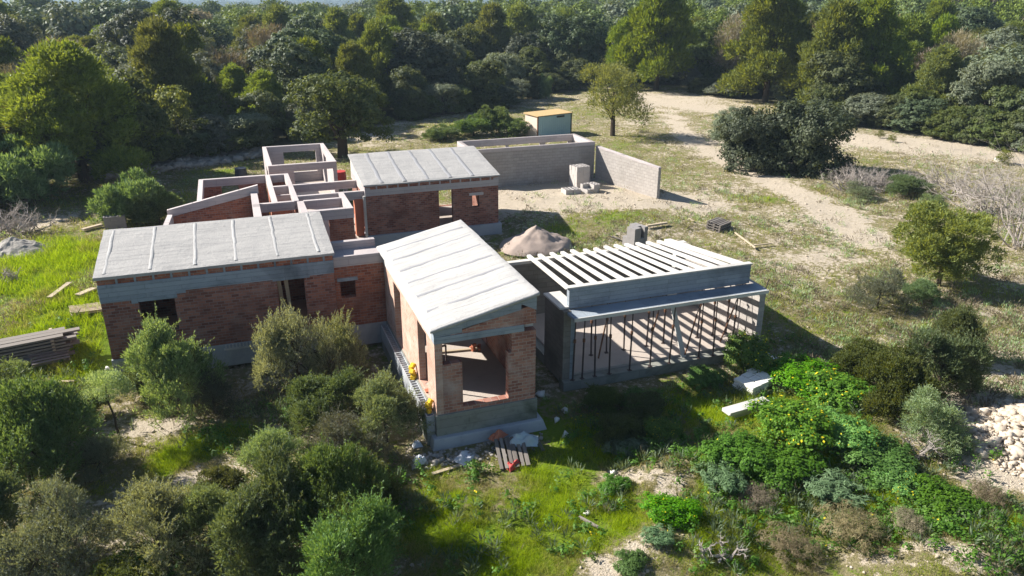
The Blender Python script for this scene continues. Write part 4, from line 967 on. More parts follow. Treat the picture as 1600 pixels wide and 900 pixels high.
# ---- hero trees: (px,py base, crown radius m, height m, proto, label)
def hero(px, py, W, H, pr, label, name=None, **kw):
    x, y, z = on_ground(px, py); return pr.place(x, y, W, H, label, name=name, **kw)
heroes = []
def H_(*a, **k): o = hero(*a, **k); heroes.append((o.location.x, o.location.y, a[2])); return o
BP = Proto('pine_tree','tree','leaf_pine',5.0,9.0,171,'pine',1500,44,.42,.27,.3,nb=22,trunk=.25)
H_(133,285,6.0,9.4, BP, 'huge bright green pine with a broad domed crown at the left edge of the clearing')
H_(60,300,3.0,6.0, PR['pine'][1], 'lower bushy pine at the foot of the huge left pine')
H_(215,268,3.4,6.5, PR['green'][0], 'dark bushy evergreen right of the huge left pine')
H_(1195,160,5.6,14.5, PR['pine'][0], 'tall yellow-green pine standing behind the big dark bush')
H_(1025,140,5.6,17, PR['pine'][1], 'tallest dark pine cut off by the top of the picture, left of the track')
H_(1290,175,4.6,12, PR['pine'][1], 'light green pine right of the tall yellow-green pine')
H_(975,138,3.6,9.5, PR['pine'][0], 'narrow light green pine at the left foot of the tallest pine')
# carob with open crown
CAR = Proto('carob_tree','tree','leaf_green',3.6,5.6,151,'broad',420,56,.42,.19,.6,.08,15,.7,.3)
H_(536,246,4.7,6.6, CAR, 'spreading carob tree with a dark forked trunk behind the rear wing')
THIN = Proto('almond_tree','tree','leaf_yellow',2.2,4.6,152,'shoots',230,34,.4,.2,.25,.1,13,.9,.13)
H_(957,212,3.4,6.4, THIN, 'thin airy almond tree with a crooked trunk standing beyond the block enclosure')
DARK = Proto('mastic_bush','bush','leaf_oak',3.0,3.6,153,'broad',560,60,.42,.17,.6,-.05,16,.75,.12)
H_(1245,268,3.9,5.4, DARK, 'massive dark rounded bush casting a shadow by the track', name='mastic_bush', sink=.5)
H_(1180,262,3.3,4.6, DARK, 'dark green left lobe bush joined to the massive dark bush', name='mastic_bush', sink=.45)
H_(1135,228,2.0,3.4, PR['grey'][0], 'bluish green small bush at the left foot of the massive dark bush', name='olive_bush')
YT = Proto('yellow_green_tree','tree','leaf_yellow',1.8,3.6,154,'shoots',480,64,.22,.15,.3,.02,18,.85,.09)
H_(1465,446,2.1,3.6, YT, 'bushy yellow-green young tree standing in the dry field on the right')
BU = Proto('round_bush','bush','leaf_olive_dark',1.6,1.8,155,'shoots',340,56,.2,.17,.3,.0,17,.85,.06)
H_(212,350,2.0,2.4, BU, 'round grey-green bush behind the left wing roof', name='olive_bush')
H_(250,352,1.5,1.7, BU, 'smaller darker bush touching the round bush behind the left wing', name='olive_bush')
H_(55,322,2.6,3.3, BU, 'broad dense bush in front of the trees at the left edge', name='olive_bush')
H_(20,320,2.0,2.6, BU, 'bush at the extreme left under the pine', name='olive_bush')
for (px,py,w,h,lb) in ((740,212,2.0,1.5,'low green bush left of the site cabin'),(775,210,1.6,2.2,'taller grey bush nearest the site cabin'),(800,212,1.6,1.4,'low broad bush touching the site cabin'),(690,218,1.8,1.0,'reddish low bush in the meadow behind the rear wing'),(853,155,1.0,2.5,'narrow upright shrub at the edge of the back track'),(905,140,2.6,4,'rounded yellow-green shrub where the back track meets the trees')):
    H_(px,py,w,h, BU if w<2.5 else PR['green'][1], lb, name='meadow_bush')
SM = Proto('seedling','bush','leaf_yellow',.6,.9,156,'shoots',40,40,.18,.09,.3,.0,4,.9,.02)
for (px,py,w,h,lb) in ((1568,256,.8,1.0,'tiny yellow-green seedling on the bare strip at the right'),(1375,216,.5,.7,'small seedling on the bare strip nearest the massive dark bush'),(1392,222,.5,.6,'second small seedling on the bare strip')):
    H_(px,py,w,h, SM, lb, name='seedling')

# ---- woods
def inview(x, y):
    az = math.atan2(x, y)-AZ; return abs(az) < R(39)
cands = []
rr = np.random.default_rng(55); rad = 46.
while rad < 520:
    sp = 4.3 if rad < 85 else (5.6 if rad < 170 else (6.6 if rad < 300 else 9.))
    n = int(2*math.radians(40)*rad/sp)
    for i in range(n):
        az = AZ-R(40)+2*R(40)*(i+rr.random())/n; r_ = rad+rr.uniform(-.45,.45)*sp; x, y = math.sin(az)*r_, math.cos(az)*r_
        e = float(edge(x, y))
        if r_ < e+1.5: continue
        if any((x-a_)**2+(y-b_)**2 < (w*.75)**2 for a_, b_, w in heroes): continue
        cands.append((r_-.0*e, x, y, r_-e))
    rad += sp*.92
cands.sort()
def pick_kind(x, y, r):
    v = float(vnoise(x*.05, y*.05, 71))+.35*(r-.5); u = rr.random()
    if v < .30: return 'oak' if u < .6 else ('grey' if u < .8 else 'green')
    if v < .5: return 'green' if u < .5 else ('oak' if u < .75 else 'grey')
    if v < .60: return 'grey' if u < .4 else ('pine' if u < .72 else 'green')
    return 'pine' if u < .45 else ('brown' if u < .62 else 'green')
NIND = 300; far = []
zones_w = lambda az: 'on the left behind the rubble berm' if az < -.2 else ('behind the middle of the clearing' if az < .12 else 'on the right beyond the bare strip')
for k, (r_, x, y, de) in enumerate(cands):
    kd = pick_kind(x, y, rr.random()); az = math.atan2(x, y)-AZ
    if de < 6: kd = {'pine':'green','brown':'grey'}.get(kd, kd) if rr.random() < .6 else kd
    s = rr.uniform(.7,1.2)*(1 if r_ < 85 else 1.18)*(.72 if de < 5 else 1.)*(.82 if kd == 'pine' else 1.)
    P0 = PR[kd][rr.integers(len(PR[kd]))]
    if k < NIND:
        o = P0.place(x, y, P0.W*s, P0.H*s*rr.uniform(.85,1.12), desc[kd]+' in the wood '+zones_w(az), 'wood trees, %s, %s' % (kd, zones_w(az)))
    else: far.append((x, y, s, kd))
ne = 0
for i in range(64):
    px = -60+i*27+rr.uniform(-8,8)
    if 430 < px < 640: continue
    py = float(np.interp(px, [a for a,b in TL], [b for a,b in TL])); x, y, z = on_ground(px, py-2)
    if any((x-a_)**2+(y-b_)**2 < (w*.6)**2 for a_, b_, w in heroes): continue
    P0 = [PR['green'][0], PR['grey'][1], PR['green'][1], PR['oak'][2]][rr.integers(4)]; nm = {'leaf_green':'green','leaf_grey':'grey-green','leaf_oak':'dark green'}[P0.leafm]
    sd = zones_w(math.atan2(x,y)-AZ)
    P0.place(x, y, rr.uniform(1.8,2.8), rr.uniform(2.2,3.6), nm+' bush at the foot of the wood '+sd, 'edge bushes, %s, %s' % (nm, sd), name='edge_bush', sink=.3)
# far canopy: one mesh of small crowns
cols = []
def lowcrown(seed, n):
    r = np.random.default_rng(seed); bl = rand_blobs(r, 3.4, 6.4, .3, 12, .75); C, N, cc, d = crown_pts(bl, n//6, 6, .75, r, .08)
    return leaves(C, N, .45*r.uniform(.6,1.3,len(C)), .32, r)
def lowpine(seed, n):
    r = np.random.default_rng(seed); bl = [(math.cos(i*2.4)*2.2*(1-i/13), math.sin(i*2.4)*2.2*(1-i/13), 2.5+i*.5, 1.4-i*.06, 1.4-i*.06, .8) for i in range(11)]
    C, N, cc, d = crown_pts(bl, n//6, 6, .7, r, .08); return leaves(C, N, .45*r.uniform(.6,1.3,len(C)), .22, r)
groups = {'oak':[], 'green':[], 'grey':[], 'pine':[], 'brown':[]}
for (x,y,s,kd) in far: groups[kd].append((x,y,s))
fm = []
def tiled(base, pts, r):
    V0, F0_ = base; V = []; Fs = []; n = len(V0)
    for i, (x,y,s) in enumerate(pts):
        a_ = r.uniform(0,6.28); ca, sa = math.cos(a_), math.sin(a_); k = s*r.uniform(.9,1.15)
        v = np.stack([(V0[:,0]*ca-V0[:,1]*sa)*k+x, (V0[:,0]*sa+V0[:,1]*ca)*k+y, V0[:,2]*s*r.uniform(.9,1.2)+gz(x,y)], 1)
        V.append(v); Fs.append(F0_+i*n)
    return np.concatenate(V), np.concatenate(Fs)
allV = []; allF = []; allM = []; off = 0
mats = ['far_oak','far_green','far_grey','far_pine','leaf_brown']
for kd, mi in (('oak',0),('green',1),('grey',2),('pine',3),('brown',4)):
    pts = groups[kd]
    if not pts: continue
    near = [p_ for p_ in pts if math.hypot(p_[0],p_[1]) < 300]; fr = [p_ for p_ in pts if math.hypot(p_[0],p_[1]) >= 300]
    for sub, n in ((near, 2600), (fr, 700)):
        if not sub: continue
        base = (lowpine if kd == 'pine' else lowcrown)(200+mi, n)
        V_, F_ = tiled(base, sub, rr); allV.append(V_); allF.append(F_+off); off += len(V_); allM.append(np.full(len(F_), mi))
me = npmesh('distant_wood', np.concatenate(allV), np.concatenate(allF), M['far_oak'])
for m_ in mats[1:]: me.materials.append(M[m_])
me.polygons.foreach_set('material_index', np.concatenate(allM).astype(np.int32))
tag(link('distant_wood', me), 'mass of far treetops stretching to the horizon', 'wood', None, 'stuff')
# country beyond: bumpy canopy blobs to the hills
pts = []
for i in range(5200):
    r_ = 500+1900*rr.random()**1.3; az = AZ+rr.uniform(-R(40), R(40)); pts.append((math.sin(az)*r_, math.cos(az)*r_, (1.5+1.2*rr.random())*(1+(r_-500)/900)))
base = lowcrown(301, 180)
V_, F_ = tiled((base[0]*np.array([1,1,.6]), base[1]), pts, rr)
tag(link('far_hill_scrub', npmesh('far_hill_scrub', V_, F_, M['far'])), 'bluish wooded country on the skyline', 'wood', None, 'stuff')

# ---- foreground shrubs
FG = {}
def shrub(seed, leafm, nclump, per, rc, ls, asp, wisp=120, base=.0, nb=9, kind='shoots', flat=.9):
    r = np.random.default_rng(seed); W, H = 1.5, 2.6
    blobs = [(0,0,H*.34,W*.45,W*.45,H*.34)]
    for i in range(nb+5):
        a_ = r.uniform(0,6.28); q = r.random()**.6; s_ = W*r.uniform(.16,.36); top = H*(1-.62*q*q)*r.uniform(.55,1.0)
        blobs.append((math.cos(a_)*W*.86*q, math.sin(a_)*W*.86*q, max(top-s_*1.1, .2), s_, s_, s_*r.uniform(1.0,1.7)))
    C, N, cc, d = crown_pts(blobs, nclump, per, rc*.8, r, .12)
    k = len(C); V1, F1 = along(C, unit(N+np.array([0,0,.7])+r.normal(size=(k,3))*.45), ls*r.uniform(.6,1.4,k), ls*asp, r)
    Vs, Fs = [V1], [F1]; off = len(V1)
    mb = trunk_mesh(r, H, .05, blobs, 10)
    B = np.array([b[:3] for b in blobs]); S = np.array([b[3:6] for b in blobs])
    for i in range(wisp):      # leafy shoots standing out of the crown
        bi = r.integers(len(B)); dd = unit(r.normal(size=3)+np.array([0,0,.6])); p0 = B[bi]+S[bi]*dd*.8
        dr = unit(dd*.7+np.array([0,0,.8])+r.normal(size=3)*.25); L = r.uniform(.25,.62); n = int(L*58)
        t = np.linspace(.1,1,n)[:,None]; bend = np.array([r.normal()*.12, r.normal()*.12, -.06])
        C2 = p0+dr*L*t+bend*t*t; Dv = unit(dr+r.normal(size=(n,3))*.75)
        v, f = along(C2, Dv, ls*r.uniform(.7,1.2,n)*(1.1-.5*t[:,0]), ls*asp, r); Vs.append(v); Fs.append(f+off); off += len(v)
        mb.tube([tuple(p0-dr*.25), tuple(p0+dr*L*.5+bend*.25), tuple(p0+dr*L+bend)], [.007,.004,.002], 3)
    cm = npmesh('crown', np.concatenate(Vs), np.concatenate(Fs), M[leafm]); tm = bpy.data.meshes.new('trunk'); tm.from_pydata(mb.v, [], mb.f); tm.materials.append(M['bark'] if leafm != 'leaf_dry' else M['bark_grey'])
    class Q: pass
    q = Proto.__new__(Proto); q.name, q.cat, q.W, q.H, q.crown, q.trunk = 'wild_olive_bush', 'bush', W, H, cm, tm; return q
FG['a'] = shrub(401,'leaf_olive',400,52,.22,.095,.24,420)
FG['a2'] = shrub(411,'leaf_olive',400,52,.22,.095,.24,420)
FG['b'] = shrub(402,'leaf_olive_dark',440,64,.23,.095,.26,330)
FG['b2'] = shrub(412,'leaf_olive_dark',440,64,.23,.095,.26,330)
FG['c'] = shrub(403,'leaf_pale',340,44,.22,.095,.2,460,kind='shoots')
FG['d'] = shrub(404,'leaf_green',400,66,.24,.09,.42,130)
FG['e'] = shrub(405,'leaf_grey',320,52,.22,.085,.22,300)
fg = [ # px,py base; radius; height; proto; label
 (272,648,1.55,3.1,'a','feathery grey-green olive bush in front of the left wing window'),
 (335,645,.9,1.3,'e','small silvery olive bush in front of the gap in the left wing bushes'),
 (225,620,1.2,1.6,'b','low olive bush hugging the left corner of the left wing'),
 (470,615,1.35,3.3,'c','tall dusty pale olive bush in front of the right end of the left wing'),
 (530,590,1.1,2.5,'c','pale feathery bush right beside the tall dusty one, below the small passage window'),
 (520,660,1.3,1.9,'b','dark green olive bush at the foot of the tall dusty bush'),
 (605,690,1.2,2.1,'a','green olive bush pressed against the side ledge of the front wing'),
 (545,720,1.2,1.6,'e','silvery spreading olive bush left of the front wing footing'),
 (50,760,1.9,3.1,'b','big dark olive bush in the lower left beside the small bare-stemmed tree'),
 (-30,700,2.0,3.0,'b','big olive bush cut off by the left edge'),
 (20,640,1.2,1.6,'a','soft green bush below the timber pile'),
 (115,660,1.1,1.3,'d','low green bush between the timber pile and the lower left bushes'),
 (88,905,1.45,2.3,'e','silvery green olive bush at the bottom left corner'),
 (-20,880,1.4,2.4,'b','dark bush cut off by the bottom left corner'),
 (255,880,1.3,2.2,'c','wispy pale feathery bush at the bottom left'),
 (200,940,1.0,1.2,'d','low green bush at the bottom edge below the wispy bush'),
 (330,860,1.1,1.8,'a','green olive bush between the wispy bush and the huge dark bush'),
 (420,880,1.6,2.8,'b','huge dark olive bush at the bottom, left of the lawn'),
 (520,860,1.5,2.8,'b','dark olive bush forming the right half of the huge bottom thicket'),
 (560,960,1.6,2.8,'b','dark olive bush at the bottom edge beside the lawn'),
 (430,750,1.0,1.6,'a','grey-green olive bush above the huge dark thicket'),
 (350,800,.9,1.4,'d','small green bush at the left foot of the thicket'),
 (560,790,1.1,1.6,'d','bright green bush at the right side of the thicket near the lawn'),
 (160,740,.9,1.3,'e','small grey bush in the shade beside the bare-stemmed tree'),
 (1400,640,1.5,2.3,'d','green evergreen bush left in the dark group by the rubble heap'),
 (1460,625,1.6,2.6,'b','dark evergreen bush right in the group by the rubble heap'),
 (1350,600,1.2,1.7,'d','light green bush nearest the carport in the group by the rubble heap'),
 (1440,690,1.2,1.5,'a','grey-green bush in front of the dark group by the rubble heap'),
 (1495,560,1.0,2.3,'d','pointed upright bush with a leaning tip behind the dark group'),
 (1370,480,1.25,1.7,'e','sparse olive shrub left of the yellow-green tree'),
 (1430,470,1.0,1.0,'b','low dark shrub at the foot of the yellow-green tree'),
 (1455,335,1.0,1.1,'a','small green shrub behind the yellow-green tree'),
 (1420,305,1.6,1.3,'b','low green scrub behind the brush heap'),
 (1340,310,1.2,1.0,'e','low grey scrub in front of the brush heap'),
 (965,690,1.0,1.0,'d','dark low weeds bush in the shade in front of the carport, left one'),
 (1010,655,1.0,.9,'d','dark low bush in the shade in front of the carport, right one'),
 (935,640,.9,.8,'d','dark low bush nearest the carport footing in the shade'),
]
for (px,py,w,h,k,lb) in fg:
    nfg = globals().get('nfg',0)+1; k = k+'2' if (k in 'ab' and nfg % 2) else k
    x,y,z = on_ground(px,py); FG[k].place(x, y, w*1.0, h*1.12, lb)
# small tree with bare stem
x,y,z = on_ground(190,690); r = np.random.default_rng(9)
o = thing('young_olive_tree','young olive tree with a thin bare crooked stem in the lower left clearing','tree',(x,y,z))
obj('trunk', MB().tube([(0,0,-.1),(-.06,.02,.5),(-.05,0,.9),(-.16,.05,1.5),(-.1,0,2.0)],[.045,.038,.03,.025,.01],7).tube([(-.05,0,.8),(.15,.05,1.05)],[.02,.008],5), M['bark'], o)
bl_ = [(-.15,0,1.9,.55,.5,.45),(.2,.1,1.7,.35,.35,.3),(-.5,0,1.6,.3,.3,.25)]
C,N,cc,d = crown_pts(bl_, 110, 40, .16, r); v,f = along(C, unit(N+np.array([0,0,.5])), .08, .02, r); link('crown', npmesh('crown', v, f, M['leaf_olive']), o)
# trunked small tree at the dark treeline
x,y,z = on_ground(284,252)
o = thing('young_carob_tree','slender tree with a pale straight trunk against the dark treeline behind the berm','tree',(x,y,z)); 
obj('trunk', MB().tube([(0,0,-.1),(.1,0,1.5),(0,0,3.0),(.1,0,4.4)],[.12,.1,.08,.03],7), M['bark_grey'], o)
C,N,cc,d = crown_pts([(0,0,4.6,1.2,1.2,1.1),(.3,0,3.6,.8,.8,.6)], 70, 30, .4, r); v,f = leaves(C, N, .22, .14, r); link('crown', npmesh('crown', v, f, M['leaf_yellow']), o)

# ---- dead branches
def dead(seed, n, W, H, up=.6, rad=.042, depth=3):
    r = np.random.default_rng(seed); mb = MB()
    def grow(p, d, L, rd, k):
        m = p+d*L*.5+r.normal(size=3)*L*.08; e = p+d*L+r.normal(size=3)*L*.1; mb.tube([tuple(p),tuple(m),tuple(e)],[rd,rd*.75,rd*.5],4)
        if k > 0:
            for _ in range(3 if k > 1 else 4):
                q = p+(e-p)*r.uniform(.4,1); grow(q, unit(d+r.normal(size=3)*.6), L*r.uniform(.5,.75), rd*.5, k-1)
    for i in range(n):
        p = np.array([r.uniform(-W,W)*.6, r.uniform(-W,W)*.4, 0]); grow(p, unit(np.array([r.normal()*.7, r.normal()*.7, up+r.random()*.5])), H*r.uniform(.4,.7), rad, depth)
    return mb
for (px,py,n,W,H,up,lb,nm,cat) in ((1345,298,52,2.4,1.7,.35,'tangled heap of dead grey branches by the massive dark bush','brush_heap','brush heap'),(1400,292,40,2.2,1.6,.3,'right half of the dead branch heap, paler and lower','brush_heap','brush heap'),
    (1500,300,26,2.8,2.4,.45,'sprawling grey dead tree lying behind the yellow-green tree','dead_tree','dead tree'),(1588,385,14,1.0,4.8,1.1,'bare grey tree standing at the right edge of the dry field','dead_tree','dead tree'),(1545,330,24,2.2,3.0,.7,'bare grey leafless shrub between the dead tree and the right edge','dead_shrub','shrub'),
    (20,365,30,1.8,1.6,.5,'tangle of dry leafless branches on the debris heap at the left edge','brush_heap','brush heap'),(15,440,8,.8,.8,.5,'small dry twiggy bush in the grass at the left edge','dead_shrub','shrub'),
    (1120,870,8,.9,.6,.5,'bare grey twiggy shrub at the bottom right of the bank','dead_shrub','shrub'),(1440,720,6,.6,1.0,.9,'upright dry twiggy stems left of the rubble heap','dead_shrub','shrub')):
    x,y,z = on_ground(px,py); o = obj(nm, dead(px, n, W, H, up), M['bark_grey']); o.location = (x,y,z); tag(o, lb, cat)

# ---- weeds: broad-leaved flowering bushes
def weedbush(seed, leafm, ls, asp, n=190, per=34):
    r = np.random.default_rng(seed); bl = rand_blobs(r, 1.0, .8, 0., 8, .55); C,N,cc,d = crown_pts(bl, n, per, .15, r, .1)
    N = unit(N+np.array([0,0,.5])); v,f = leaves(C, N, ls*r.uniform(.6,1.4,len(C)), ls*asp, r)
    st = MB()
    for i in range(30):
        e = cc[i]; st.tube([(0,0,-.05),(e[0]*.6,e[1]*.6,e[2]*.4),tuple(e)],[.012,.008,.004],4)
    tm = bpy.data.meshes.new('stems'); tm.from_pydata(st.v,[],st.f); tm.materials.append(M['leaf_weed'])
    return npmesh('leaves', v, f, M[leafm]), tm
WB = [weedbush(501,'leaf_flower',.06,.75,260,44), weedbush(502,'leaf_flower',.06,.8,260,44), weedbush(503,'leaf_weed',.075,.7,220,40), weedbush(504,'leaf_thistle',.2,.22,130,22), weedbush(505,'leaf_dry',.13,.09,150,26)]
def wb(k, px, py, w, h, lb, name='flowering_bush', cat='bush', group=None):
    x,y,z = on_ground(px,py); o = thing(name, lb, cat, (x,y,z-.03), random.uniform(0,6), group); o.scale = (w,w*random.uniform(.8,1.1),h/.8)
    link('leaves', WB[k][0], o); link('stems', WB[k][1], o); return o
wb(0,1165,578,1.1,1.2,'bright bush thick with yellow flowers at the right front corner of the carport')
wb(0,1250,605,1.5,.8,'flowering green bush right of the white slab stack')
wb(1,1300,625,1.3,.9,'leafy flowering bush on the bank behind the yellow-flowered mound')
wb(1,1240,682,1.5,1.0,'largest yellow-flowered bush, below the pair of pale beams')
wb(0,1310,690,1.3,.8,'flowering bush right of the largest yellow-flowered bush')
wb(2,1100,602,.8,.6,'bright green leafy clump left of the white slab stack','leafy_clump','weeds')
wb(0,1035,690,.7,.7,'small white-yellow flowering clump at the edge of the carport shadow')
wb(2,960,765,.5,.35,'small leafy clump on the upper pale bank','leafy_clump','weeds')
wb(3,1030,850,.5,.35,'small thistle clump on the lower pale bank','thistle','weeds')
wb(2,985,885,.5,.3,'small leafy clump at the bottom of the lower pale bank','leafy_clump','weeds')
wb(0,1050,815,.9,.6,'yellow-flowered clump on the pale bank by the lawn')
wb(2,1000,640,.8,.7,'flowering green clump in shade under the carport front','leafy_clump','weeds')
wb(4,1330,850,1.0,.8,'brown and pink dry shrub in the lower right weeds','dry_shrub','shrub')
wb(4,1420,835,.7,.6,'rusty pink dry shrub right of the larger brown one','dry_shrub','shrub')
wb(4,1230,870,.9,.6,'low straw-brown shrub at the bottom right','dry_shrub','shrub')
wb(4,1540,790,.8,.6,'dry grey-brown shrub below the rubble heap','dry_shrub','shrub')
wb(4,1175,790,.7,.5,'dry brown tuft among green weeds right of the lawn','dry_shrub','shrub')
wb(2,1150,720,1.2,.6,'broad low green clump below the largest yellow-flowered bush, left one','leafy_clump','weeds')
wb(2,1220,740,1.2,.6,'broad low green clump in the middle of the weedy bank','leafy_clump','weeds')
wb(2,1380,740,1.2,.7,'lush green clump left of the rubble heap','leafy_clump','weeds')
wb(3,1130,760,.9,.6,'spiky grey-green thistle clump beside the lawn edge','thistle','weeds')
wb(3,1290,780,.9,.6,'spiky grey-green thistle clump above the large brown dry shrub','thistle','weeds')
wb(3,975,705,.8,.5,'spiky thistle clump in the shade by the upper pale bank','thistle','weeds')
wb(2,1480,800,1.1,.6,'green clump in front of the rubble heap','leafy_clump','weeds')
wb(1,1400,760,1.0,.6,'yellow-dotted green clump in the right-hand weeds','leafy_clump','weeds')
# ground cover weeds (one mass)
def scatter(n, dens, pyr=(180,930), pxr=(-80,1680), seed=1, bias=1.0):
    r = np.random.default_rng(seed); px = r.uniform(*pxr, n); py = pyr[0]+(pyr[1]-pyr[0])*r.random(n)**bias
    rx = px-800; fw = F0*cP-(py-450)*sP; up = -F0*sP-(py-450)*cP
    X = rx*math.cos(AZ)+fw*math.sin(AZ); Y = -rx*math.sin(AZ)+fw*math.cos(AZ); t = (.25-HC)/up; X = X*t; Y = Y*t
    c = cover(X, Y); ok = (r.random(n) < dens(c, X, Y)) & (flatmask(X, Y) < .35) & (np.hypot(X, Y) < edge(X, Y)-.5)
    X, Y, c = X[ok], Y[ok], c[ok]; return X, Y, ground(X, Y), c, np.hypot(X, Y), px[ok], py[ok]
def bladecloud(X, Y, Z, nb, h, w, spread, r, lean=.5):
    n = len(X); k = np.repeat(np.arange(n), nb); m = len(k)
    bx = X[k]+r.normal(size=m)*spread[k]; by = Y[k]+r.normal(size=m)*spread[k]; bz = Z[k]-.02
    hh = h[k]*r.uniform(.5,1.25,m); a_ = r.uniform(0,6.28,m); ww = w[k]*r.uniform(.7,1.3,m)*.5
    lx = r.normal(size=m)*lean*hh; ly = r.normal(size=m)*lean*hh
    V = np.stack([np.stack([bx-np.cos(a_)*ww, by-np.sin(a_)*ww, bz],1), np.stack([bx+np.cos(a_)*ww, by+np.sin(a_)*ww, bz],1), np.stack([bx+lx, by+ly, bz+hh],1)], 1).reshape(-1,3)
    return V, np.arange(3*m).reshape(-1,3), k
r = np.random.default_rng(77)
lush = lambda c, X, Y: np.clip((c-.28)*1.5, 0, .9)*np.clip((vnoise(X*2.2,Y*2.2,93)*.55+vnoise(X*.9,Y*.9,94)*.45-.28)*4, .05, 1)
X,Y,Z,c,dd,_,_ = scatter(150000, lush, (300,930), seed=11, bias=.9)
sc_ = np.clip(dd/22, .7, 2.6)
V_,F_,k = bladecloud(X,Y,Z, 7, (.05+.13*c)*(.5+1.3*vnoise(X*3,Y*3,99))*sc_**.6, .016*sc_, .07*sc_, r)
nz = (vnoise(X*1.3,Y*1.3,96)*.6+vnoise(X*4,Y*4,98)*.4-.5)
tint = np.repeat(np.clip((c[k]-.42)*1.5+nz[k]*2.2+.05+r.normal(size=len(k))*.15, 0, 1), 3)
tag(link('grass', npmesh('grass', V_, F_, M['grass'], 3, tint)), 'short green and straw-coloured grass over the clearing', 'grass', None, 'stuff')
X,Y,Z,c,dd,_,_ = scatter(26000, lambda c,X,Y: np.clip((c-.22)*.9,0,.6), (150,330), seed=12)
sc_ = np.clip(dd/22, 1.5, 5)
V_,F_,k = bladecloud(X,Y,Z, 8, .10*sc_**.6, .016*sc_, .1*sc_, r)
tint = np.repeat(np.clip((c[k]-.45)*1.6+r.normal(size=len(k))*.15, 0, 1), 3)
tag(link('meadow_grass', npmesh('meadow_grass', V_, F_, M['grass'], 3, tint)), 'thin dry grass of the far meadow', 'grass', None, 'stuff')
# leafy ground cover, where weeds are lush
WZ = []
for (px,py,rx,ry,s_) in [(1000,650,1.8,1.4,1),(930,660,1.3,1.4,1),(1060,700,1.8,1.3,1),(1150,740,1.8,1.2,1),(1250,760,2,1.4,1),(1330,740,2,1.3,1),(1400,800,1.8,1.2,1),(1500,820,1.6,1.1,1),(1180,820,1.5,1.0,.9),(1300,820,1.5,1,.8),(1120,870,1.2,.7,.5),(1230,600,2,1.4,1),(1320,620,1.8,1.4,1),(1130,610,1.3,.9,1),(600,740,1.2,1,.8),(640,780,.8,.8,.6),(330,680,.9,.8,.9),(120,610,1.4,1.2,.9),(160,570,1.1,1,.8),(450,640,1.5,1.2,.9),(250,880,1.6,1.2,.7),(480,820,2,1.5,.8),(1560,880,1.2,.7,.7),(1480,730,1.2,.8,.8),(90,700,1.6,1.5,.8),(740,730,.6,.4,.6),(1240,540,1.6,1.4,.5),(1060,580,1.2,.5,.8),(1090,790,1.0,.8,.8),(720,790,1.4,1.0,.42),(830,800,1.4,1.0,.4),(900,840,1.2,.8,.4),(760,860,1.4,.8,.45),(940,780,1.0,.8,.45),(880,740,1,.8,.4),(60,430,2,1.6,.4),(120,520,1.4,1.4,.45),(1420,560,1.4,1.2,.6)]:
    p = PX(px,py,.2); WZ.append((p[0],p[1],rx,ry,s_))
def wdens(c, X, Y):
    v = 0
    for (cx,cy,rx,ry,s_) in WZ: v = np.maximum(v, s_*np.exp(-(((X-cx)/rx)**2+((Y-cy)/ry)**2)))
    return np.clip(v*1.3-.15, 0, 1)*(.35+.9*vnoise(X*1.1,Y*1.1,91))
def weedcloud(n, seed, leafm, name, label, nl, spread, h, ls, asp, sel, upright=.5):
    X,Y,Z,c,dd,_,_ = scatter(n, wdens, (470,930), seed=seed, bias=.9); r = np.random.default_rng(seed+1)
    ok = sel(vnoise(X*.6, Y*.6, 95)+.25*r.normal(size=len(X))); X,Y,Z = X[ok],Y[ok],Z[ok]
    k = np.repeat(np.arange(len(X)), nl); m = len(k); hs = h*r.uniform(.5,1.5,len(X))
    dv = unit(r.normal(size=(m,3))); dv[:,2] = np.abs(dv[:,2])
    C = np.stack([X[k],Y[k],Z[k]+.02],1)+dv*np.array([1,1,0])*spread*(r.random(m)**.5)[:,None]; C[:,2] += hs[k]*r.random(m)**.7
    if upright: V_,F_ = along(C, unit(dv+np.array([0,0,upright])), ls*r.uniform(.6,1.4,m), ls*asp, r)
    else: V_,F_ = leaves(C, unit(dv*.6+np.array([0,0,.6])), ls*r.uniform(.5,1.4,m), ls*asp, r)
    tag(link(name, npmesh(name, V_, F_, M[leafm])), label, 'weeds', None, 'stuff')
weedcloud(15000, 21, 'leaf_weed', 'weeds', 'lush broad-leaved weeds over the bank in front of the carport', 26, .16, .28, .085, .7, lambda v: v > .42, 0)
weedcloud(9000, 22, 'leaf_thistle', 'thistles', 'grey-green spiky thistle rosettes among the weeds', 22, .12, .2, .2, .16, lambda v: v < .46, .6)
weedcloud(9000, 23, 'leaf_dry', 'dry_stalks', 'straw-coloured dead stalks standing among the weeds', 14, .14, .3, .18, .06, lambda v: (v > .36) & (v < .5), 1.4)
weedcloud(5200, 24, 'leaf_flower', 'flowering_weeds', 'green weeds dotted with yellow flowers on the bank', 26, .16, .32, .07, .8, lambda v: v > .6, 0)
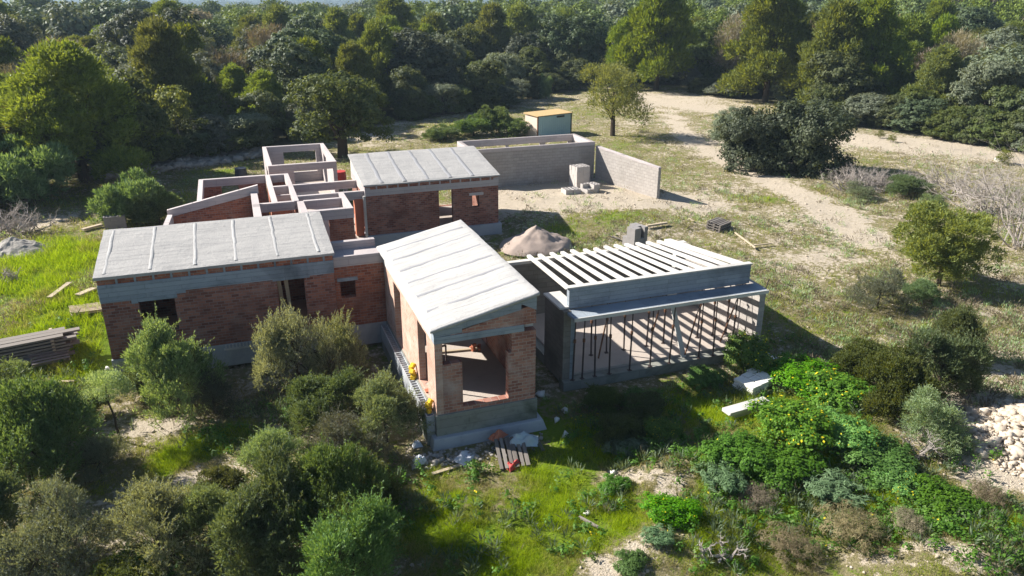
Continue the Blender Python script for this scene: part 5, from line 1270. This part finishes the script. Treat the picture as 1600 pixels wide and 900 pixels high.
# low dry tufts in the field
X,Y,Z,c,dd,_,_ = scatter(15000, lambda c,X,Y: np.clip(1.0-abs(c-.42)*2.2,0,1)*(vnoise(X*.35,Y*.35,97)*.6+vnoise(X*1.2,Y*1.2,92)*.4 > .44), (175,640), seed=31, bias=.85)
r = np.random.default_rng(32); nl = 26; k = np.repeat(np.arange(len(X)), nl); m = len(k); S_ = (r.uniform(.08,.34,len(X))*(1+dd/90))[k]
dv = unit(r.normal(size=(m,3))); dv[:,2] = np.abs(dv[:,2]); C = np.stack([X[k],Y[k],Z[k]],1)+dv*S_[:,None]*(r.random((m,1))**.5)*np.array([1,1,.8])
V_,F_ = along(C, unit(dv+np.array([0,0,.8])), .14*r.uniform(.6,1.4,m), .03, r)
h2 = len(F_)//2//nl*nl
tag(link('field_tufts', npmesh('field_tufts', V_[:h2*4], F_[:h2], M['leaf_dry'])), 'low brown tufts dotted over the dry field', 'tufts', None, 'stuff')
tag(link('green_tufts', npmesh('green_tufts', V_[h2*4:], F_[h2:]-h2*4, M['leaf_olive'])), 'low grey-green tufts dotted over the dry field', 'tufts', None, 'stuff')

# ------------------------------------------------------------ haze
hz, nt = newmat('haze'); t = NT(nt); pv = t.node('ShaderNodeVolumePrincipled'); pv.inputs['Color'].default_value = (.6,.8,1,1); pv.inputs['Density'].default_value = .00026; pv.inputs['Anisotropy'].default_value = .1
t.l.new(pv.outputs[0], t.node('ShaderNodeOutputMaterial').inputs['Volume'])
o = obj('haze', MB().box(-3600, 4300, -650, 4300, -75, 60), hz); tag(o, 'thin pale blue air', 'haze', None, 'stuff')

# ------------------------------------------------------------ light, sky, camera
SD = (-.811, .584); EL = R(35.3)            # towards the sun (horizontal), elevation
sun = bpy.data.lights.new('sun', 'SUN'); sun.energy = 4.6; sun.angle = R(.5); sun.color = (1, .95, .87)
so = bpy.data.objects.new('sun', sun); COL.objects.link(so)
from mathutils import Vector
so.rotation_euler = Vector((SD[0]*math.cos(EL), SD[1]*math.cos(EL), math.sin(EL))).to_track_quat('Z', 'Y').to_euler()
w = bpy.data.worlds.new('World'); sc.world = w; w.use_nodes = True; nt = w.node_tree; nt.nodes.clear()
sk = nt.nodes.new('ShaderNodeTexSky'); sk.sky_type = 'NISHITA'; sk.sun_disc = False; sk.sun_elevation = EL; sk.sun_rotation = math.atan2(SD[0], SD[1]); sk.altitude = 100
sk.air_density = 1.0; sk.dust_density = .6; sk.ozone_density = 2.
bg = nt.nodes.new('ShaderNodeBackground'); bg.inputs[1].default_value = .05; wo = nt.nodes.new('ShaderNodeOutputWorld')
nt.links.new(sk.outputs[0], bg.inputs[0]); nt.links.new(bg.outputs[0], wo.inputs[0])
cam = bpy.data.cameras.new('camera'); co = bpy.data.objects.new('camera', cam); COL.objects.link(co); sc.camera = co
co.location = (0,0,HC); co.rotation_euler = (math.pi/2-PIT, 0, -AZ)
cam.sensor_width = 36; cam.lens = F0/1600*36; cam.clip_end = 9000; cam.clip_start = .1
sc.view_settings.view_transform = 'Standard'; sc.view_settings.look = 'None'; sc.view_settings.exposure = 1.35; sc.view_settings.gamma = 1
